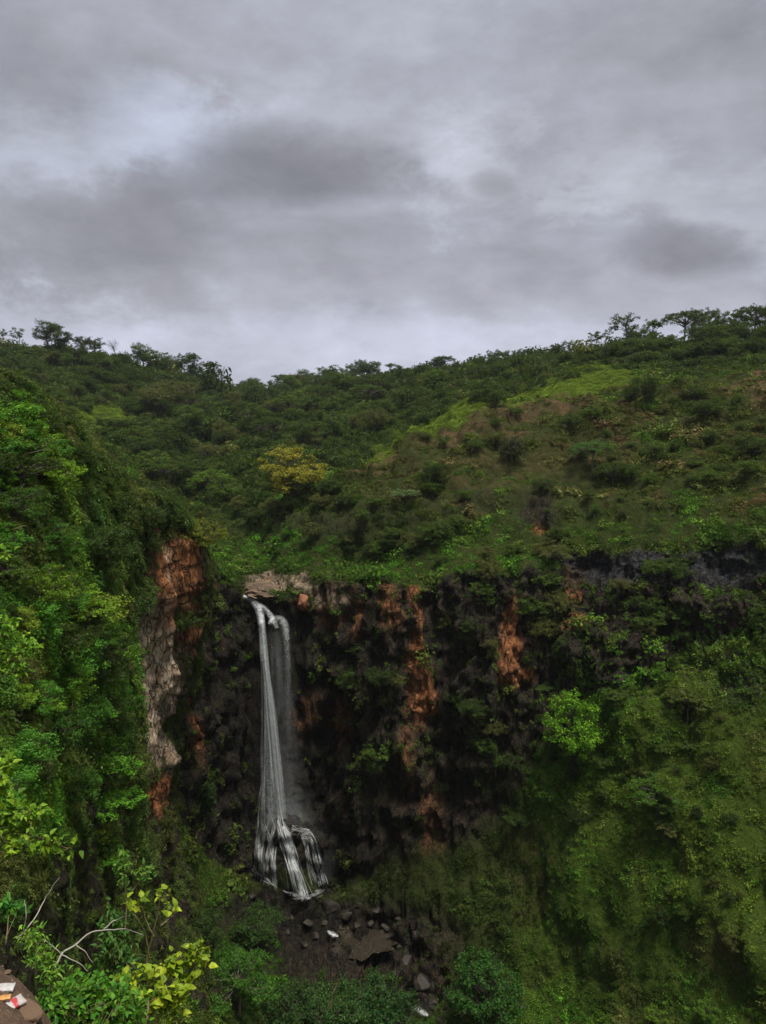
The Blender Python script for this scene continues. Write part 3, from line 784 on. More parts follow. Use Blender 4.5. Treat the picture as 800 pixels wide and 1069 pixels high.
T = mixc(np.broadcast_to(DK * .65, (n_, 3)), MG * .85, sstep(.3, .9, rng.random(n_) * .8 + a1 * .4) * .6)
T = mixc(T, OLV, (rng.random(n_) < .18) * .7); T *= rng.lognormal(0, .25, (n_, 1))
s = np.exp(rng.normal(.5, .4, n_)) * np.clip(c[idx, 1] / 190, .62, 1.25) * np.where(d['v'][idx] < 8.2, .75, 1)
scatter('forest', PC_WOOD, P - [0, 0, .3], rot_to(np.tile([0, 0, 1.], (n_, 1)), rng, .5), np.stack([s, s, s * rng.uniform(.9, 1.7, n_)], -1), T, rng.integers(0, 6, n_))

# ---- sheet 2 undergrowth (nearer, finer leaves)
rng = np.random.default_rng(22)
q, c, nrm, ar, d = face_table(P2, F2, dict(CH2, v=V2, u=U2))
nrm = np.where(np.sum(nrm * unit(-c), -1, keepdims=True) < 0, -nrm, nrm)
px, py, Yc = d['px'], d['py'], c[:, 1]
vis = (px > -170) & (d['v'] > .3) & (py < 1180) & (d['u'] < 10.6)
nz1 = fbm(c, 5, 3, 61.); nz2 = fbm(c, 1.8, 3, 67.); nzv = fbm(c, (1.6, 1.6, 6), 3, 71.)
rock = d['rock']
rr = Yc / 45.0
dens = np.where(rock > .4, .8 + 2.6 * sstep(.0, .55, nzv + .3 * nz2), 2.6) / np.clip(rr, .25, 1.3) ** 1.7
dens *= 1 - .985 * sstep(.15, .5, np.maximum(d['red'], d['cream']))
dens *= 1 - .4 * region(px, py, [(85, 950, 60, 60), (105, 845, 28, 34)])
dens *= vis * 4.5
pr = dens * ar; tot = pr.sum(); print('sheet2 want', tot)
n_ = int(min(60000, tot))
idx = rng.choice(len(c), n_, p=pr / tot)
uv = rng.random((n_, 2)); Q4 = q[idx]
P = (Q4[:, 0] * (1 - uv[:, :1]) + Q4[:, 1] * uv[:, :1]) * (1 - uv[:, 1:]) + (Q4[:, 3] * (1 - uv[:, :1]) + Q4[:, 2] * uv[:, :1]) * uv[:, 1:]
NN = nrm[idx]; PX, PY, YY, ROCK = px[idx], py[idx], Yc[idx], rock[idx]
a1, a2 = nz1[idx] + .2 * rng.normal(size=n_), nz2[idx]
T = mixc(np.broadcast_to(MG * 1.0, (n_, 3)), DK * .9, sstep(-.3, .25, a1))
T = mixc(T, BLG, sstep(0, .5, a2) * .5)
viv = region(PX, PY, [(40, 555, 60, 50, 30, .8), (50, 640, 60, 60, 0, .8), (100, 660, 50, 24, 0, .9), (70, 720, 70, 60, 0, .7), (15, 830, 60, 60, 0, 1), (20, 690, 30, 50, 0, .8), (125, 690, 26, 26, 0, .5)])
T = mixc(T, VIV * .9, viv * sstep(-.2, .4, a2 + .1))
T = mixc(T, LIM * .7, viv * sstep(.25, .5, fbm(P, 3.3, 2, 77.)) * .6)
T = mixc(T, OLV, sstep(.1, .5, fbm(P, 4, 2, 78.)) * .7)
T = mixc(T, OLV * .8, ROCK * .5)
T *= rng.lognormal(0, .28, (n_, 1))
gr = rng.random(n_) < .15 + .2 * ROCK
pick = np.where(gr, rng.integers(5, 7, n_), rng.integers(0, 5, n_))
s = np.clip(np.exp(rng.normal(-.35, .45, n_) + .5 * np.clip(a2, -.8, .8)) * np.clip(YY / 45, .28, 1.3) * np.where(ROCK > .4, .6, .85), .1, 1.8)
scl = np.stack([s, s, s * rng.uniform(.6, 1.2, n_)], -1)
scatter('hillside_undergrowth', PC_NEAR, P - NN * .06, rot_to(NN, rng, .6), scl, T, pick)
#@@PART3
# ---------------------------------------------------------------- trees one can tell apart
def shade(c, j=.12):
    return tuple(np.clip(np.array(c) * random.uniform(1 - j, 1 + j), 0, 1))
tDK = (.030, .058, .010); tMG = (.055, .105, .016); tYG = (.085, .13, .018)

# trees along the skyline of the left hill: px, Y, height px, kind, wide, tint, label
GL = 'trees on the bare crest of the left hill'
for px, Y, hp, kd, wd, tn, lb in [
    (9, 236, 15, 'sparse', 1.0, tMG, 'small wispy tree at the far left end of the left hill crest'),
    (24, 236, 17, 'sparse', 1.0, tMG, 'thin airy tree with a see-through crown, second on the left hill crest'),
    (54, 238, 24, 'round', 1.05, tDK, 'tallest dark round tree on the left hill crest'),
    (71, 238, 20, 'column', 1.3, tDK, 'dark upright tree just right of the tallest one on the left hill crest'),
    (87, 240, 14, 'round', 1.0, tDK, 'smaller round dark tree right of the upright one on the left crest'),
    (102, 242, 15, 'round', 1.1, tDK, 'rounded dark tree where the left crest begins to descend'),
    (121, 246, 17, 'bare', .9, tDK, 'leafless spindly tree against the sky on the left crest'),
    (133, 250, 10, 'bushy', 1.2, tDK, 'low squat bush-like tree on the descending left crest'),
    (151, 255, 21, 'round', 1.2, tMG, 'broad paler green tree halfway down the left crest'),
    (161, 256, 22, 'sparse', 1.5, tMG, 'open-crowned pale tree beside the broad green one on the left crest'),
    (175, 262, 16, 'round', 1.1, tDK, 'dark round tree in the lower row of the left crest'),
    (188, 266, 19, 'round', 1.2, tDK, 'wide dark tree in the lower row of the left crest'),
    (203, 272, 24, 'column', .9, tDK, 'narrow crooked tree standing above its neighbours on the lower left crest'),
    (207, 270, 13, 'bushy', 1.0, tMG, 'small bushy tree below the narrow crooked one'),
    (221, 282, 21, 'column', 1.4, tDK, 'dark upright tree last before the notch in the skyline'),
    (232, 290, 18, 'bare', .8, tDK, 'bare twiggy tree at the notch in the skyline')]:
    g = crest(px, Y); Y = g.y; g.z -= .15
    tree(kd, g, hp * Y / F * 1.38, shade(tn), lb, 'tree', GL, wide=wd)

GM = 'trees along the far middle skyline'
mid = [(252, 330, 9, 'round'), (262, 330, 12, 'round'), (274, 328, 9, 'column'), (284, 326, 10, 'round'), (293, 325, 9, 'round'), (304, 320, 10, 'bushy'), (314, 315, 11, 'round'),
       (323, 312, 12, 'column'), (332, 308, 10, 'sparse'), (342, 300, 12, 'sparse'), (351, 300, 18, 'sparse'), (360, 296, 14, 'sparse'), (369, 292, 17, 'round'), (378, 290, 18, 'round'), (386, 286, 17, 'bushy'),
       (396, 282, 9, 'round'), (408, 276, 15, 'column'), (417, 272, 11, 'round'), (428, 268, 8, 'round'), (440, 262, 9, 'bushy'), (456, 252, 14, 'round'), (463, 250, 13, 'umbrella'), (474, 246, 8, 'bushy'),
       (488, 240, 9, 'round'), (503, 232, 11, 'sparse'), (515, 228, 14, 'round'), (528, 222, 12, 'round'), (541, 216, 12, 'bushy'), (552, 212, 12, 'round'), (566, 206, 12, 'bushy'), (578, 200, 13, 'round')]
nm = {'round': 'rounded', 'column': 'narrow', 'bushy': 'squat bushy', 'sparse': 'open twiggy', 'umbrella': 'flat-topped'}
ordn = 'first second third fourth fifth sixth seventh eighth ninth tenth eleventh twelfth thirteenth fourteenth fifteenth sixteenth seventeenth eighteenth nineteenth twentieth twenty-first twenty-second twenty-third twenty-fourth twenty-fifth twenty-sixth twenty-seventh twenty-eighth twenty-ninth thirtieth thirty-first'.split()
ordn = [o + ' from the notch' for o in ordn]
where2 = ['tiny' if m[2] < 10 else 'small' if m[2] < 13 else 'taller' for m in mid]
for i, (px, Y, hp, kd) in enumerate(mid):
    g = crest(px, Y); Y = g.y; g.z -= .15
    where = ('in the notch between the two hills' if px < 300 else 'on the low rise right of the notch' if px < 365 else 'in the dark knot on the rise' if px < 392 else
             'on the long slope up from the knot' if px < 470 else 'on the upper skyline slope' if px < 540 else 'just before the big twin trees')
    same = [m for m in mid if m[3] == kd]
    tree(kd, g, hp * Y / F * 1.25, shade(tDK, .2), '%s %s tree, %s on the far skyline' % (nm[kd], where2[i], ordn[i]), 'tree', GM, wide=1.15)

GR = 'trees along the right ridge'
for px, Y, hp, kd, wd, tn, lb in [
    (592, 184, 26, 'sparse', 1.3, tMG, 'pale umbrella-like tree leftmost of the right ridge group'),
    (590, 180, 17, 'bushy', 1.3, tDK, 'dense dark bush beneath the pale tree at the left of the right ridge'),
    (621, 178, 34, 'sparse', 1.35, tDK, 'dark open-crowned tree with forked trunk on the right ridge'),
    (610, 176, 14, 'bushy', 1.4, tDK, 'low dark bush between the pale and the forked ridge trees'),
    (650, 176, 47, 'sparse', 1.3, tDK, 'tallest airy tree with scattered leaf tufts on the right ridge'),
    (640, 174, 24, 'bushy', 1.3, tDK, 'broad dark bush at the foot of the tall airy tree'),
    (660, 172, 26, 'bushy', 1.3, tDK, 'thick dark shrub right of the tall airy tree'),
    (679, 173, 42, 'column', 1.2, tMG, 'pointed narrow tree on the right ridge'),
    (694, 171, 24, 'round', 1.3, tDK, 'low round tree between the pointed tree and the dome-crowned one'),
    (713, 168, 42, 'umbrella', 1.1, tDK, 'wide dome-crowned dark tree on the right ridge'),
    (735, 172, 50, 'sparse', .8, tDK, 'thin crooked tree poking above the ridge canopy'),
    (728, 165, 34, 'bushy', 1.1, tDK, 'bushy dark tree filling under the dome crown'),
    (748, 166, 40, 'round', 1.15, tDK, 'full round tree right of the dome-crowned tree'),
    (766, 165, 38, 'round', 1.2, tMG, 'mid green round tree near the right end of the ridge'),
    (782, 162, 44, 'umbrella', 1.0, tDK, 'flat-topped tree at the right end of the ridge'),
    (795, 164, 46, 'sparse', 1.3, tMG, 'airy tree at the very right edge of the ridge'),
    (800, 158, 32, 'bushy', 1.2, tDK, 'dark bushy tree below the airy one at the ridge edge'),
    (700, 162, 22, 'bushy', 1.3, tDK, 'dark shrub in front of the dome-crowned tree'),
    (676, 160, 18, 'bushy', 1.4, tMG, 'mid green shrub below the pointed tree'),
    (758, 158, 24, 'bushy', 1.4, tMG, 'spreading shrub in front of the full round ridge tree'),
    (786, 154, 22, 'bushy', 1.4, tDK, 'dark spreading shrub in front of the flat-topped tree')]:
    g = crest(px, Y, .8, 1.15) if hp > 24 else under(px, Y * .96, BV1); Y = g.y; g.z -= .2
    tree(kd, g, hp * Y / F * .86, shade(tn), lb, 'tree', GR, wide=wd)

for i in range(34):
    px = random.uniform(612, 835); Y = float(np.interp(px, [612, 835], [176, 150])) + random.uniform(-12, 3); hp = random.uniform(20, 36) * (.7 if px < 670 else 1)
    g = under(px, Y, BV1); g.z -= .3
    tree(random.choice(['bushy', 'bushy', 'round']), g, hp * Y / F * .8, shade(tDK, .3), '%s bushy tree filling the dense right ridge' % ('short' if hp < 22 else 'dark' if hp < 30 else 'tall dark'), 'tree', 'bushy trees filling the right ridge', wide=random.uniform(1.1, 1.6))

# trees that stand out against the slopes: px, py of the foot, height px
def stand(px, py, hp, kd, wd, tn, lb, cat='tree', group=None, name='tree', var=None, bv=None, sink=.15, j=.05, hm=None):
    g = hit(px, py, bv)
    if g is None: return None
    g = g.copy(); Y = g.y
    g.z -= sink
    return tree(kd, g, hm or hp * Y / F, shade(tn, j), lb, cat, group, name=name, wide=wd, var=var)

stand(304, 526, 62, 'leafy', 1.3, (.26, .25, .028), 'large spreading tree with yellow-ochre crown above the waterfall', name='yellow_tree', var=1)
stand(220, 524, 34, 'umbrella', 1.0, (.085, .17, .02), 'small bright green flat-topped tree left of the yellow one')
stand(213, 592, 56, 'feather', .85, (.14, .17, .02), 'yellow-green tree leaning at the corner of the orange cliff')
stand(601, 798, 84, 'leafy', 1.0, (.105, .26, .014), 'vivid lime green tree on the slope below the right cliff', name='lime_tree', var=0)
stand(686, 856, 54, 'feather', 1.1, (.065, .15, .02), 'mid green feathery tree lower right of the lime one')
stand(716, 756, 40, 'umbrella', 1.0, (.10, .14, .03), 'pale olive tree before the dark rock pocket on the right')
stand(505, 1085, 106, 'leafy', 1.05, (.030, .095, .016), 'big dark green tree at the bottom centre beside the creek')
stand(620, 490, 30, 'umbrella', 1.3, (.06, .13, .03), 'light green flat-topped shrub on the dome hillside', 'shrub')
stand(424, 528, 18, 'umbrella', 1.6, (.12, .19, .07), 'pale spreading shrub near the left shoulder of the dome', 'shrub')
stand(674, 424, 36, 'bushy', 1.0, tDK, 'dark round bush on the grassy shelf below the ridge', 'bush')
stand(660, 420, 20, 'bushy', 1.1, tDK, 'smaller dark bush left of the round one on the grassy shelf', 'bush')
stand(724, 418, 18, 'bushy', 1.3, tDK, 'low dark bush on the right part of the grassy shelf', 'bush')
stand(536, 482, 28, 'bushy', 1.0, (.03, .035, .02), 'grey-green round bush on the dome hillside', 'bush')
stand(455, 505, 26, 'bushy', 1.2, tDK, 'dark bush on the left shoulder of the dome', 'bush')
stand(640, 505, 26, 'bushy', 1.3, tDK, 'dark bush below the flat-topped shrub on the dome', 'bush')
stand(735, 440, 26, 'bushy', 1.5, tDK, 'broad dark bush on the upper right hillside', 'bush')
stand(786, 480, 28, 'bushy', 1.3, tDK, 'dark bush by the right edge halfway up the hillside', 'bush')
stand(685, 1072, 26, 'feather', .9, (.12, .24, .02), 'small yellow-green sapling at the bottom edge right of centre', 'sapling')
stand(738, 1070, 32, 'feather', .8, (.09, .20, .02), 'light green sapling at the bottom edge further right', 'sapling')
stand(206, 850, 60, 'bushy', .9, (.028, .06, .016), 'dark bush clinging to the shaded wall left of the waterfall', 'bush')
stand(392, 1085, 70, 'bushy', 1.2, (.03, .085, .02), 'dark green bush beside the pool', 'bush')
stand(345, 1092, 76, 'bushy', 1.1, (.035, .085, .02), 'mid green bush left of the pool bush', 'bush')
stand(420, 1098, 60, 'bushy', 1.0, (.03, .08, .018), 'round bush right at the rapids', 'bush')
stand(250, 1060, 70, 'feather', 1.2, (.045, .13, .016), 'bright green bushy tree low on the left bank', 'bush')
stand(300, 1080, 60, 'bushy', 1.2, (.03, .07, .016), 'dark bush between the left bank tree and the pool', 'bush')
stand(268, 985, 40, 'bushy', 1.4, (.035, .08, .015), 'rounded bush on the left bank under the waterfall', 'bush')
stand(210, 990, 46, 'bushy', 1.2, (.03, .06, .012), 'dusky bush on the mossy left bank', 'bush')

# ---- bushes and small trees on the wooded hills; the nearest show largest
zones = [
 ('valley', 56, [(240, 470, 95, 60)], (18, 32), ['round', 'bushy', 'umbrella', 'leafy'], 'in the wooded valley behind the waterfall', 'trees of the wooded valley behind the waterfall'),
 ('lefthill', 52, [(110, 420, 120, 38), (60, 400, 80, 25)], (9, 18), ['round', 'bushy'], 'on the broad back of the left hill', 'trees on the back of the left hill'),
 ('middle', 60, [(400, 425, 130, 28), (330, 430, 90, 30)], (14, 25), ['round', 'bushy', 'round', 'umbrella'], 'in the forest behind the dome', 'trees of the forest behind the dome'),
 ('domeside', 60, [(600, 485, 200, 60), (700, 470, 110, 70)], (6, 19), ['bushy', 'feather', 'bushy', 'round'], 'scattered on the dome hillside', 'bushes scattered on the dome hillside'),
 ('rim', 34, [(330, 540, 90, 26), (470, 570, 120, 20)], (13, 22), ['bushy', 'round'], 'on the steep bank above the cliff', 'bushes on the steep bank above the cliff'),
 ('leftwall', 58, [(40, 600, 60, 90), (70, 730, 70, 90), (20, 760, 50, 120), (110, 620, 50, 60), (110, 820, 40, 80), (20, 480, 40, 60)], (34, 74), ['feather', 'umbrella', 'leafy', 'bushy'], 'on the steep near left slope', 'trees crowding the near left slope'),
 ('rslope', 52, [(690, 760, 110, 110), (560, 800, 80, 90), (740, 900, 70, 110)], (8, 24), ['bushy', 'feather', 'bushy', 'leafy'], 'on the grassy slope under the right cliff', 'bushes on the grassy slope under the right cliff'),
 ('cliff', 50, [(620, 640, 150, 40), (440, 760, 80, 90), (480, 660, 90, 60), (390, 690, 50, 60), (560, 620, 60, 30)], (14, 30), ['bushy', 'bushy', 'feather'], 'clinging to the dark cliff', 'bushes clinging to the dark cliff'),
]
szw = ['small', 'middling', 'large']; tw = {0: 'dark green', 1: 'mid green', 2: 'olive', 3: 'bright green'}
kw = {'leafy': 'leafy tree', 'round': 'rounded tree', 'bushy': 'bush', 'umbrella': 'flat-topped tree', 'column': 'narrow tree', 'feather': 'feathery bush'}
for zn, cnt, els, (h0, h1), kds, where, grp in zones:
    for i in range(cnt):
        e = random.choice(els)
        for _ in range(30):
            ax_, ay_ = random.uniform(-1, 1), random.uniform(-1, 1)
            if ax_ * ax_ + ay_ * ay_ < 1:
                px, py = e[0] + ax_ * e[2], e[1] + ay_ * e[3]
                if px < 812 and not (540 < px < 668 and 394 < py < 422) and not (250 < px < 325 and 590 < py < 625): break
        if zn == 'leftwall' and px > 112 + (py > 780) * 20: px -= 40
        if zn == 'cliff' and ((abs(px - 437) < 24 and py < 770) or (abs(px - 535) < 20 and py < 725) or (abs(px - 404) < 12 and py < 665)): continue
        g = hit(px, py)
        if g is None: continue
        g = g.copy(); g.z -= .2
        if zn in ('middle', 'lefthill') and g.y < 120: continue
        hp = random.uniform(h0, h1); f3 = int(3 * (hp - h0) / (h1 - h0 + 1e-6))
        kd = random.choice(kds); ti = random.choices([0, 1, 2], [5, 3, 2])[0]
        tn = [(.030, .058, .010), (.058, .11, .016), (.085, .095, .024)][ti]
        if zn == 'domeside': tn = tuple(np.array(tn) * (1.0 + .5 * (ti == 0)))
        if zn == 'leftwall':
            g.z -= hp * g.y / F * .18; hp *= .9
            if random.random() < .62: tn = random.choice([(.08, .23, .018), (.14, .27, .02), (.06, .19, .02), (.17, .26, .025)]); ti = 3
        o = tree(kd, g, hp * g.y / F, shade(tn, .25), '%s %s %s %s' % (szw[min(f3, 2)], tw[ti], kw[kd], where), 'bush' if 'bush' in kw[kd] else 'tree', grp, name='bush' if 'bush' in kw[kd] else 'tree', wide=random.uniform(.95, 1.5))

# nearer foliage on the left wall
GN = 'bright leafy trees on the near left slope'
for px, py, hp, kd, wd, tn, lb in [
    (45, 665, 92, 'feather', .95, (.10, .19, .016), 'yellow-green feathery tree high on the near left slope'),
    (112, 722, 56, 'umbrella', 1.1, (.075, .19, .016), 'green layered tree overhanging beside the cream cliff'),
    (120, 765, 56, 'feather', 1.0, (.04, .15, .014), 'deep green leafy tree under the layered one'),
    (14, 560, 60, 'feather', 1.3, (.038, .10, .014), 'mid green tree near the top of the left slope'),
    (50, 600, 70, 'feather', 1.2, (.040, .12, .014), 'broad green tree behind the feathery one on the left slope'),
    (70, 850, 60, 'bushy', 1.1, (.04, .11, .014), 'green bush in the middle of the near left wall'),
    (130, 830, 60, 'feather', 1.0, (.07, .10, .018), 'olive leafy bush beside the orange cliff foot'),
    (55, 790, 76, 'bushy', 1.2, (.03, .09, .012), 'dark green bush below the near slope trees'),
    (100, 600, 60, 'bushy', 1.2, (.032, .07, .014), 'dusky round bush on the crest of the left spur'),
    (150, 560, 38, 'bushy', 1.3, (.035, .065, .014), 'small bush on the spur top over the orange cliff'),
    (25, 470, 60, 'round', 1.1, (.024, .05, .010), 'dark rounded tree on the upper edge of the left slope'),
    (78, 500, 44, 'bushy', 1.4, (.026, .055, .010), 'dark bush on the crest between slope and valley'),
    (190, 660, 30, 'bushy', 1.3, (.035, .07, .014), 'small bush on the ledge between orange and cream cliff')]:
    stand(px, py, hp, kd, wd, tn, lb, 'bush' if 'bush' in lb else 'tree', GN)

# ---------------------------------------------------------------- near ledge on which the photographer stands
edge = np.array([(-9, 5.6), (-5, 3.9), (-3, 3.2), (-2.1, 2.80), (-1.6, 2.58), (-1.24, 2.36), (-1.0, 2.08), (-.80, 1.78), (-.45, 1.5), (.2, 1.2), (1.2, 1.0), (3, .6), (7, -1), (14, -5)])
edge = pchip(np.concatenate([edge, np.zeros((len(edge), 1))], 1), [8, 10, 14, 14, 14, 14, 14, 12, 10, 10, 8, 8, 8])
en = len(edge)
tang = unit(np.gradient(edge, axis=0)); outw = np.stack([-tang[:, 1], tang[:, 0], 0 * tang[:, 0]], -1)
outw *= np.sign(outw[:, 1:2] + outw[:, 0:1] * .2 + 1e-6)
prof = [(-14, .8), (-6, .25), (-3, .06), (-2, .02), (-1.5, 0), (-1.2, 0), (-1.0, 0), (-.8, -.005), (-.65, -.01), (-.5, -.015), (-.38, -.02), (-.28, -.03), (-.2, -.04), (-.12, -.06), (-.05, -.1), (.02, -.2), (.07, -.4), (.12, -.8), (.25, -1.6), (.6, -3.2), (1.4, -7), (2.4, -14), (3, -30)]
LP = []
for o_, z_ in prof:
    LP.append(edge + outw * o_ + np.array([0, 0, -1.66 + z_ - .05]))
LP = pchip(np.array(LP), [2, 3, 3, 3, 3, 3, 3, 3, 3, 3, 3, 3, 3, 3, 3, 3, 3, 3, 4, 4, 4, 4])
nl = fbm(LP, .9, 3, 91.) * .05 + fbm(LP, .22, 4, 92.) * .03
LP[..., 2] += nl
LP[..., 0] += fbm(LP, .7, 3, 95.) * .12 * sstep(-1.8, -2.4, LP[..., 2]); LP[..., 1] += fbm(LP, .7, 3, 96.) * .12 * sstep(-1.8, -2.4, LP[..., 2])
k = NT('bare_earth')
gp_ = k.n('ShaderNodeNewGeometry').outputs['Position']
f1 = k.noise(gp_, 9, 6, .7); f2 = k.noise(gp_, 60, 4, .7); f3_ = k.noise(gp_, 2.2, 3, .5)
cc = k.ramp(f1, [(.3, (.035, .019, .010)), (.5, (.075, .042, .021)), (.7, (.13, .078, .040))])
cc = k.mix(k.ramp(f2, [(.55, (0, 0, 0)), (.7, (1, 1, 1))]), cc, (.17, .115, .07, 1))
cc = k.mix(k.ramp(f3_, [(.52, (0, 0, 0)), (.62, (1, 1, 1))]), cc, (.05, .06, .018, 1))
pr_ = k.n('ShaderNodeBsdfPrincipled'); k.put(pr_, 'Base Color', cc); pr_.inputs['Roughness'].default_value = .85
bp_ = k.n('ShaderNodeBump'); k.put(bp_, 'Height', k.math('ADD', f1, k.math('MULTIPLY', f2, .3))); bp_.inputs['Distance'].default_value = .045; bp_.inputs['Strength'].default_value = .8
k.put(pr_, 'Normal', bp_); k.t.links.new(pr_.outputs[0], k.out.inputs[0])
M_EARTH = k.m
FL = grid_faces(LP.shape[0], LP.shape[1])
ledge = put(bpy.data.objects.new('path', mesh_np('path', LP.reshape(-1, 3), FL, [M_EARTH], True))); tag(ledge, kind='structure')
BV3 = BVHTree.FromPolygons(LP.reshape(-1, 3).tolist(), FL.tolist())
def hitn(px, py):
    d = Vector(at(px, py, 1.0).tolist()).normalized(); return BV3.ray_cast(Vector((0, 0, 0)), d)[0]

def plain(name, c, rough=.6, spec=.3, noise=None):
    k = NT(name); pr = k.n('ShaderNodeBsdfPrincipled'); pr.inputs['Roughness'].default_value = rough; pr.inputs['Specular IOR Level'].default_value = spec
    if noise:
        tc = k.n('ShaderNodeTexCoord').outputs['Object']
        col = k.mix(k.ramp(k.noise(tc, noise[0], 5, .65), [(.35, (0, 0, 0)), (.65, (1, 1, 1))]), c4(c), c4(noise[1]))
        k.put(pr, 'Base Color', col)
        b = k.n('ShaderNodeBump'); k.put(b, 'Height', k.noise(tc, noise[0] * 1.7, 5, .7)); b.inputs['Strength'].default_value = .7; b.inputs['Distance'].default_value = noise[2]; k.put(pr, 'Normal', b)
    else: k.put(pr, 'Base Color', c4(c))
    k.t.links.new(pr.outputs[0], k.out.inputs[0]); return k.m

# ---- rocks
def rock_mesh(name, seed, mat, n=5, ang=.35, flat=.75, rough=1.0):
    import bmesh
    bm = bmesh.new(); bmesh.ops.create_icosphere(bm, subdivisions=n, radius=1.0)
    V = np.array([v.co[:] for v in bm.verts])
    r_ = np.random.default_rng(seed)
    # flatten against random planes so it reads as broken stone
    for _ in range(11):
        pn = unit(r_.normal(size=3)); dd = r_.uniform(.55, .85)
        h = V @ pn; ex = np.clip(h - dd, 0, None); V = V - ex[:, None] * pn * .85
    V *= (1 + .10 * rough * fbm(V, .8 / rough ** .5, 3, seed * 3.1) + .04 * rough * fbm(V, .25, 2, seed * 1.7))[:, None]
    V[:, 2] *= flat
    for v, c_ in zip(bm.verts, V): v.co = c_
    for f_ in bm.faces: f_.smooth = True
    me = bpy.data.meshes.new(name); bm.to_mesh(me); bm.free(); me.materials.append(mat)
    return me
M_WET = plain('wet_boulder', (.010, .009, .007), .6, .3, (1.6, (.034, .028, .018), .10))
M_STONE = plain('earthy_stone', (.15, .09, .055), .85, .15, (22, (.28, .19, .125), .015))
RM = [rock_mesh('boulder_%d' % i, 300 + i, M_WET, 4) for i in range(5)]
bl = [(322, 962, 9, 'dark wet boulder nearest the foot of the waterfall'), (345, 945, 16, 'big mossy boulder right of the waterfall foot'), (362, 952, 12, 'rounded boulder behind the pool'),
      (385, 962, 11, 'grey boulder at the back edge of the pool'), (402, 966, 9, 'pale grey boulder at the back right of the pool'), (372, 966, 7, 'small boulder at the pool inlet'),
      (330, 976, 9, 'boulder at the left end of the pool'), (318, 985, 8, 'stone on the left bank beside the pool'), (305, 958, 7, 'stone just below the white foam line'),
      (284, 952, 7, 'small stone left below the foam line'), (262, 935, 8, 'stone at the left foot of the waterfall'), (355, 968, 6, 'small stone beside the white splash'),
      (415, 985, 9, 'boulder right of the pool'), (425, 1002, 13, 'large boulder below the pool on the right'), (440, 1022, 16, 'large brown boulder above the rapids'), (452, 1045, 12, 'brown boulder right of the rapids'),
      (412, 1015, 7, 'small stone between the pool and the rapids'), (428, 1036, 7, 'stone at the head of the rapids'), (418, 958, 8, 'boulder at the foot of the dark right wall'), (436, 975, 9, 'shaded boulder on the right bank'),
      (300, 973, 6, 'small stone on the left gravel bank'), (340, 963, 7, 'wedge-shaped stone by the pool inlet'), (276, 965, 6, 'stone half buried in the left bank'), (460, 1065, 10, 'boulder at the bottom edge beside the rapids'),
      (392, 950, 7, 'small boulder high on the scree behind the pool'), (376, 944, 6, 'small stone high on the scree'), (352, 925, 6, 'stone at the base of the wet wall')]
for i, (px, py, rp, lb) in enumerate(bl):
    g = hit(px, py, BV1)
    r_ = rp * g.y / F * .72; g.z -= r_ * .25
    o = put(bpy.data.objects.new('boulder', RM[i % 5])); o.location = g + Vector((0, 0, r_ * .1))
    o.rotation_euler = (random.uniform(-.3, .3), random.uniform(-.3, .3), random.uniform(0, 6.3)); o.scale = (r_ * random.uniform(.95, 1.25), r_, r_ * random.uniform(.75, 1))
    tag(o, lb, 'boulder', 'boulders around the creek')

# flat slab over which the stream tips
M_SLAB = plain('slab_rock', (.06, .042, .028), .8, .2, (1.3, (.19, .13, .085), .25))
g = hit(284, 616, BV1)
o = put(bpy.data.objects.new('rock_slab', rock_mesh('rock_slab', 411, M_SLAB, 6, flat=.5, rough=2.6))); o.location = g + Vector((0, 1.2, -.35)); o.scale = (4.4, 2.8, 1.5); o.rotation_euler = (.06, .10, .1)
tag(o, 'broad tan rock slab at the lip of the waterfall', 'rock')
g = hit(317, 628, BV1)
o = put(bpy.data.objects.new('rock_block', rock_mesh('rock_block', 415, plain('red_rock', (.16, .06, .03), .8, .2, (1.5, (.34, .15, .08), .08)), 4, flat=.9))); o.location = g + Vector((0, .1, 0)); o.scale = (.85, .8, 1.2)
tag(o, 'reddish rock block right under the end of the tan slab', 'rock')

# ---------------------------------------------------------------- water
k = NT('pool_water')
pr_ = k.n('ShaderNodeBsdfPrincipled'); k.put(pr_, 'Base Color', (.020, .015, .007, 1)); pr_.inputs['Roughness'].default_value = .18
gp_ = k.n('ShaderNodeNewGeometry').outputs['Position']
b = k.n('ShaderNodeBump'); k.put(b, 'Height', k.noise(k.smap(gp_, (1.5, 3, 1)), 1.6, 4, .6)); b.inputs['Strength'].default_value = .8; b.inputs['Distance'].default_value = .2; k.put(pr_, 'Normal', b)
k.t.links.new(pr_.outputs[0], k.out.inputs[0]); M_POOL = k.m
pc = hit(378, 988, BV1)
zs = [hit(x_, y_, BV1).z for x_, y_ in ((350, 985), (378, 985), (405, 985), (378, 998))]
pz = float(np.max(zs)) + .12
n_a = 60; vs = [(pc.x, pc.y, pz)]
for i in range(n_a):
    a = i / n_a * 2 * PI
    rj = 1 + .14 * math.sin(3 * a + 1) + .1 * math.sin(7 * a) + .06 * math.sin(13 * a + 2) + .04 * math.sin(23 * a)
    vs.append((pc.x + math.cos(a) * 3.9 * rj, pc.y + math.sin(a) * 2.4 * rj, pz))
me = bpy.data.meshes.new('pool'); me.from_pydata(vs, [], [(0, i + 1, (i + 1) % n_a + 1) for i in range(n_a)]); me.materials.append(M_POOL)
o = put(bpy.data.objects.new('water', me)); tag(o, 'small muddy brown pool below the waterfall', 'pool', kind='structure')

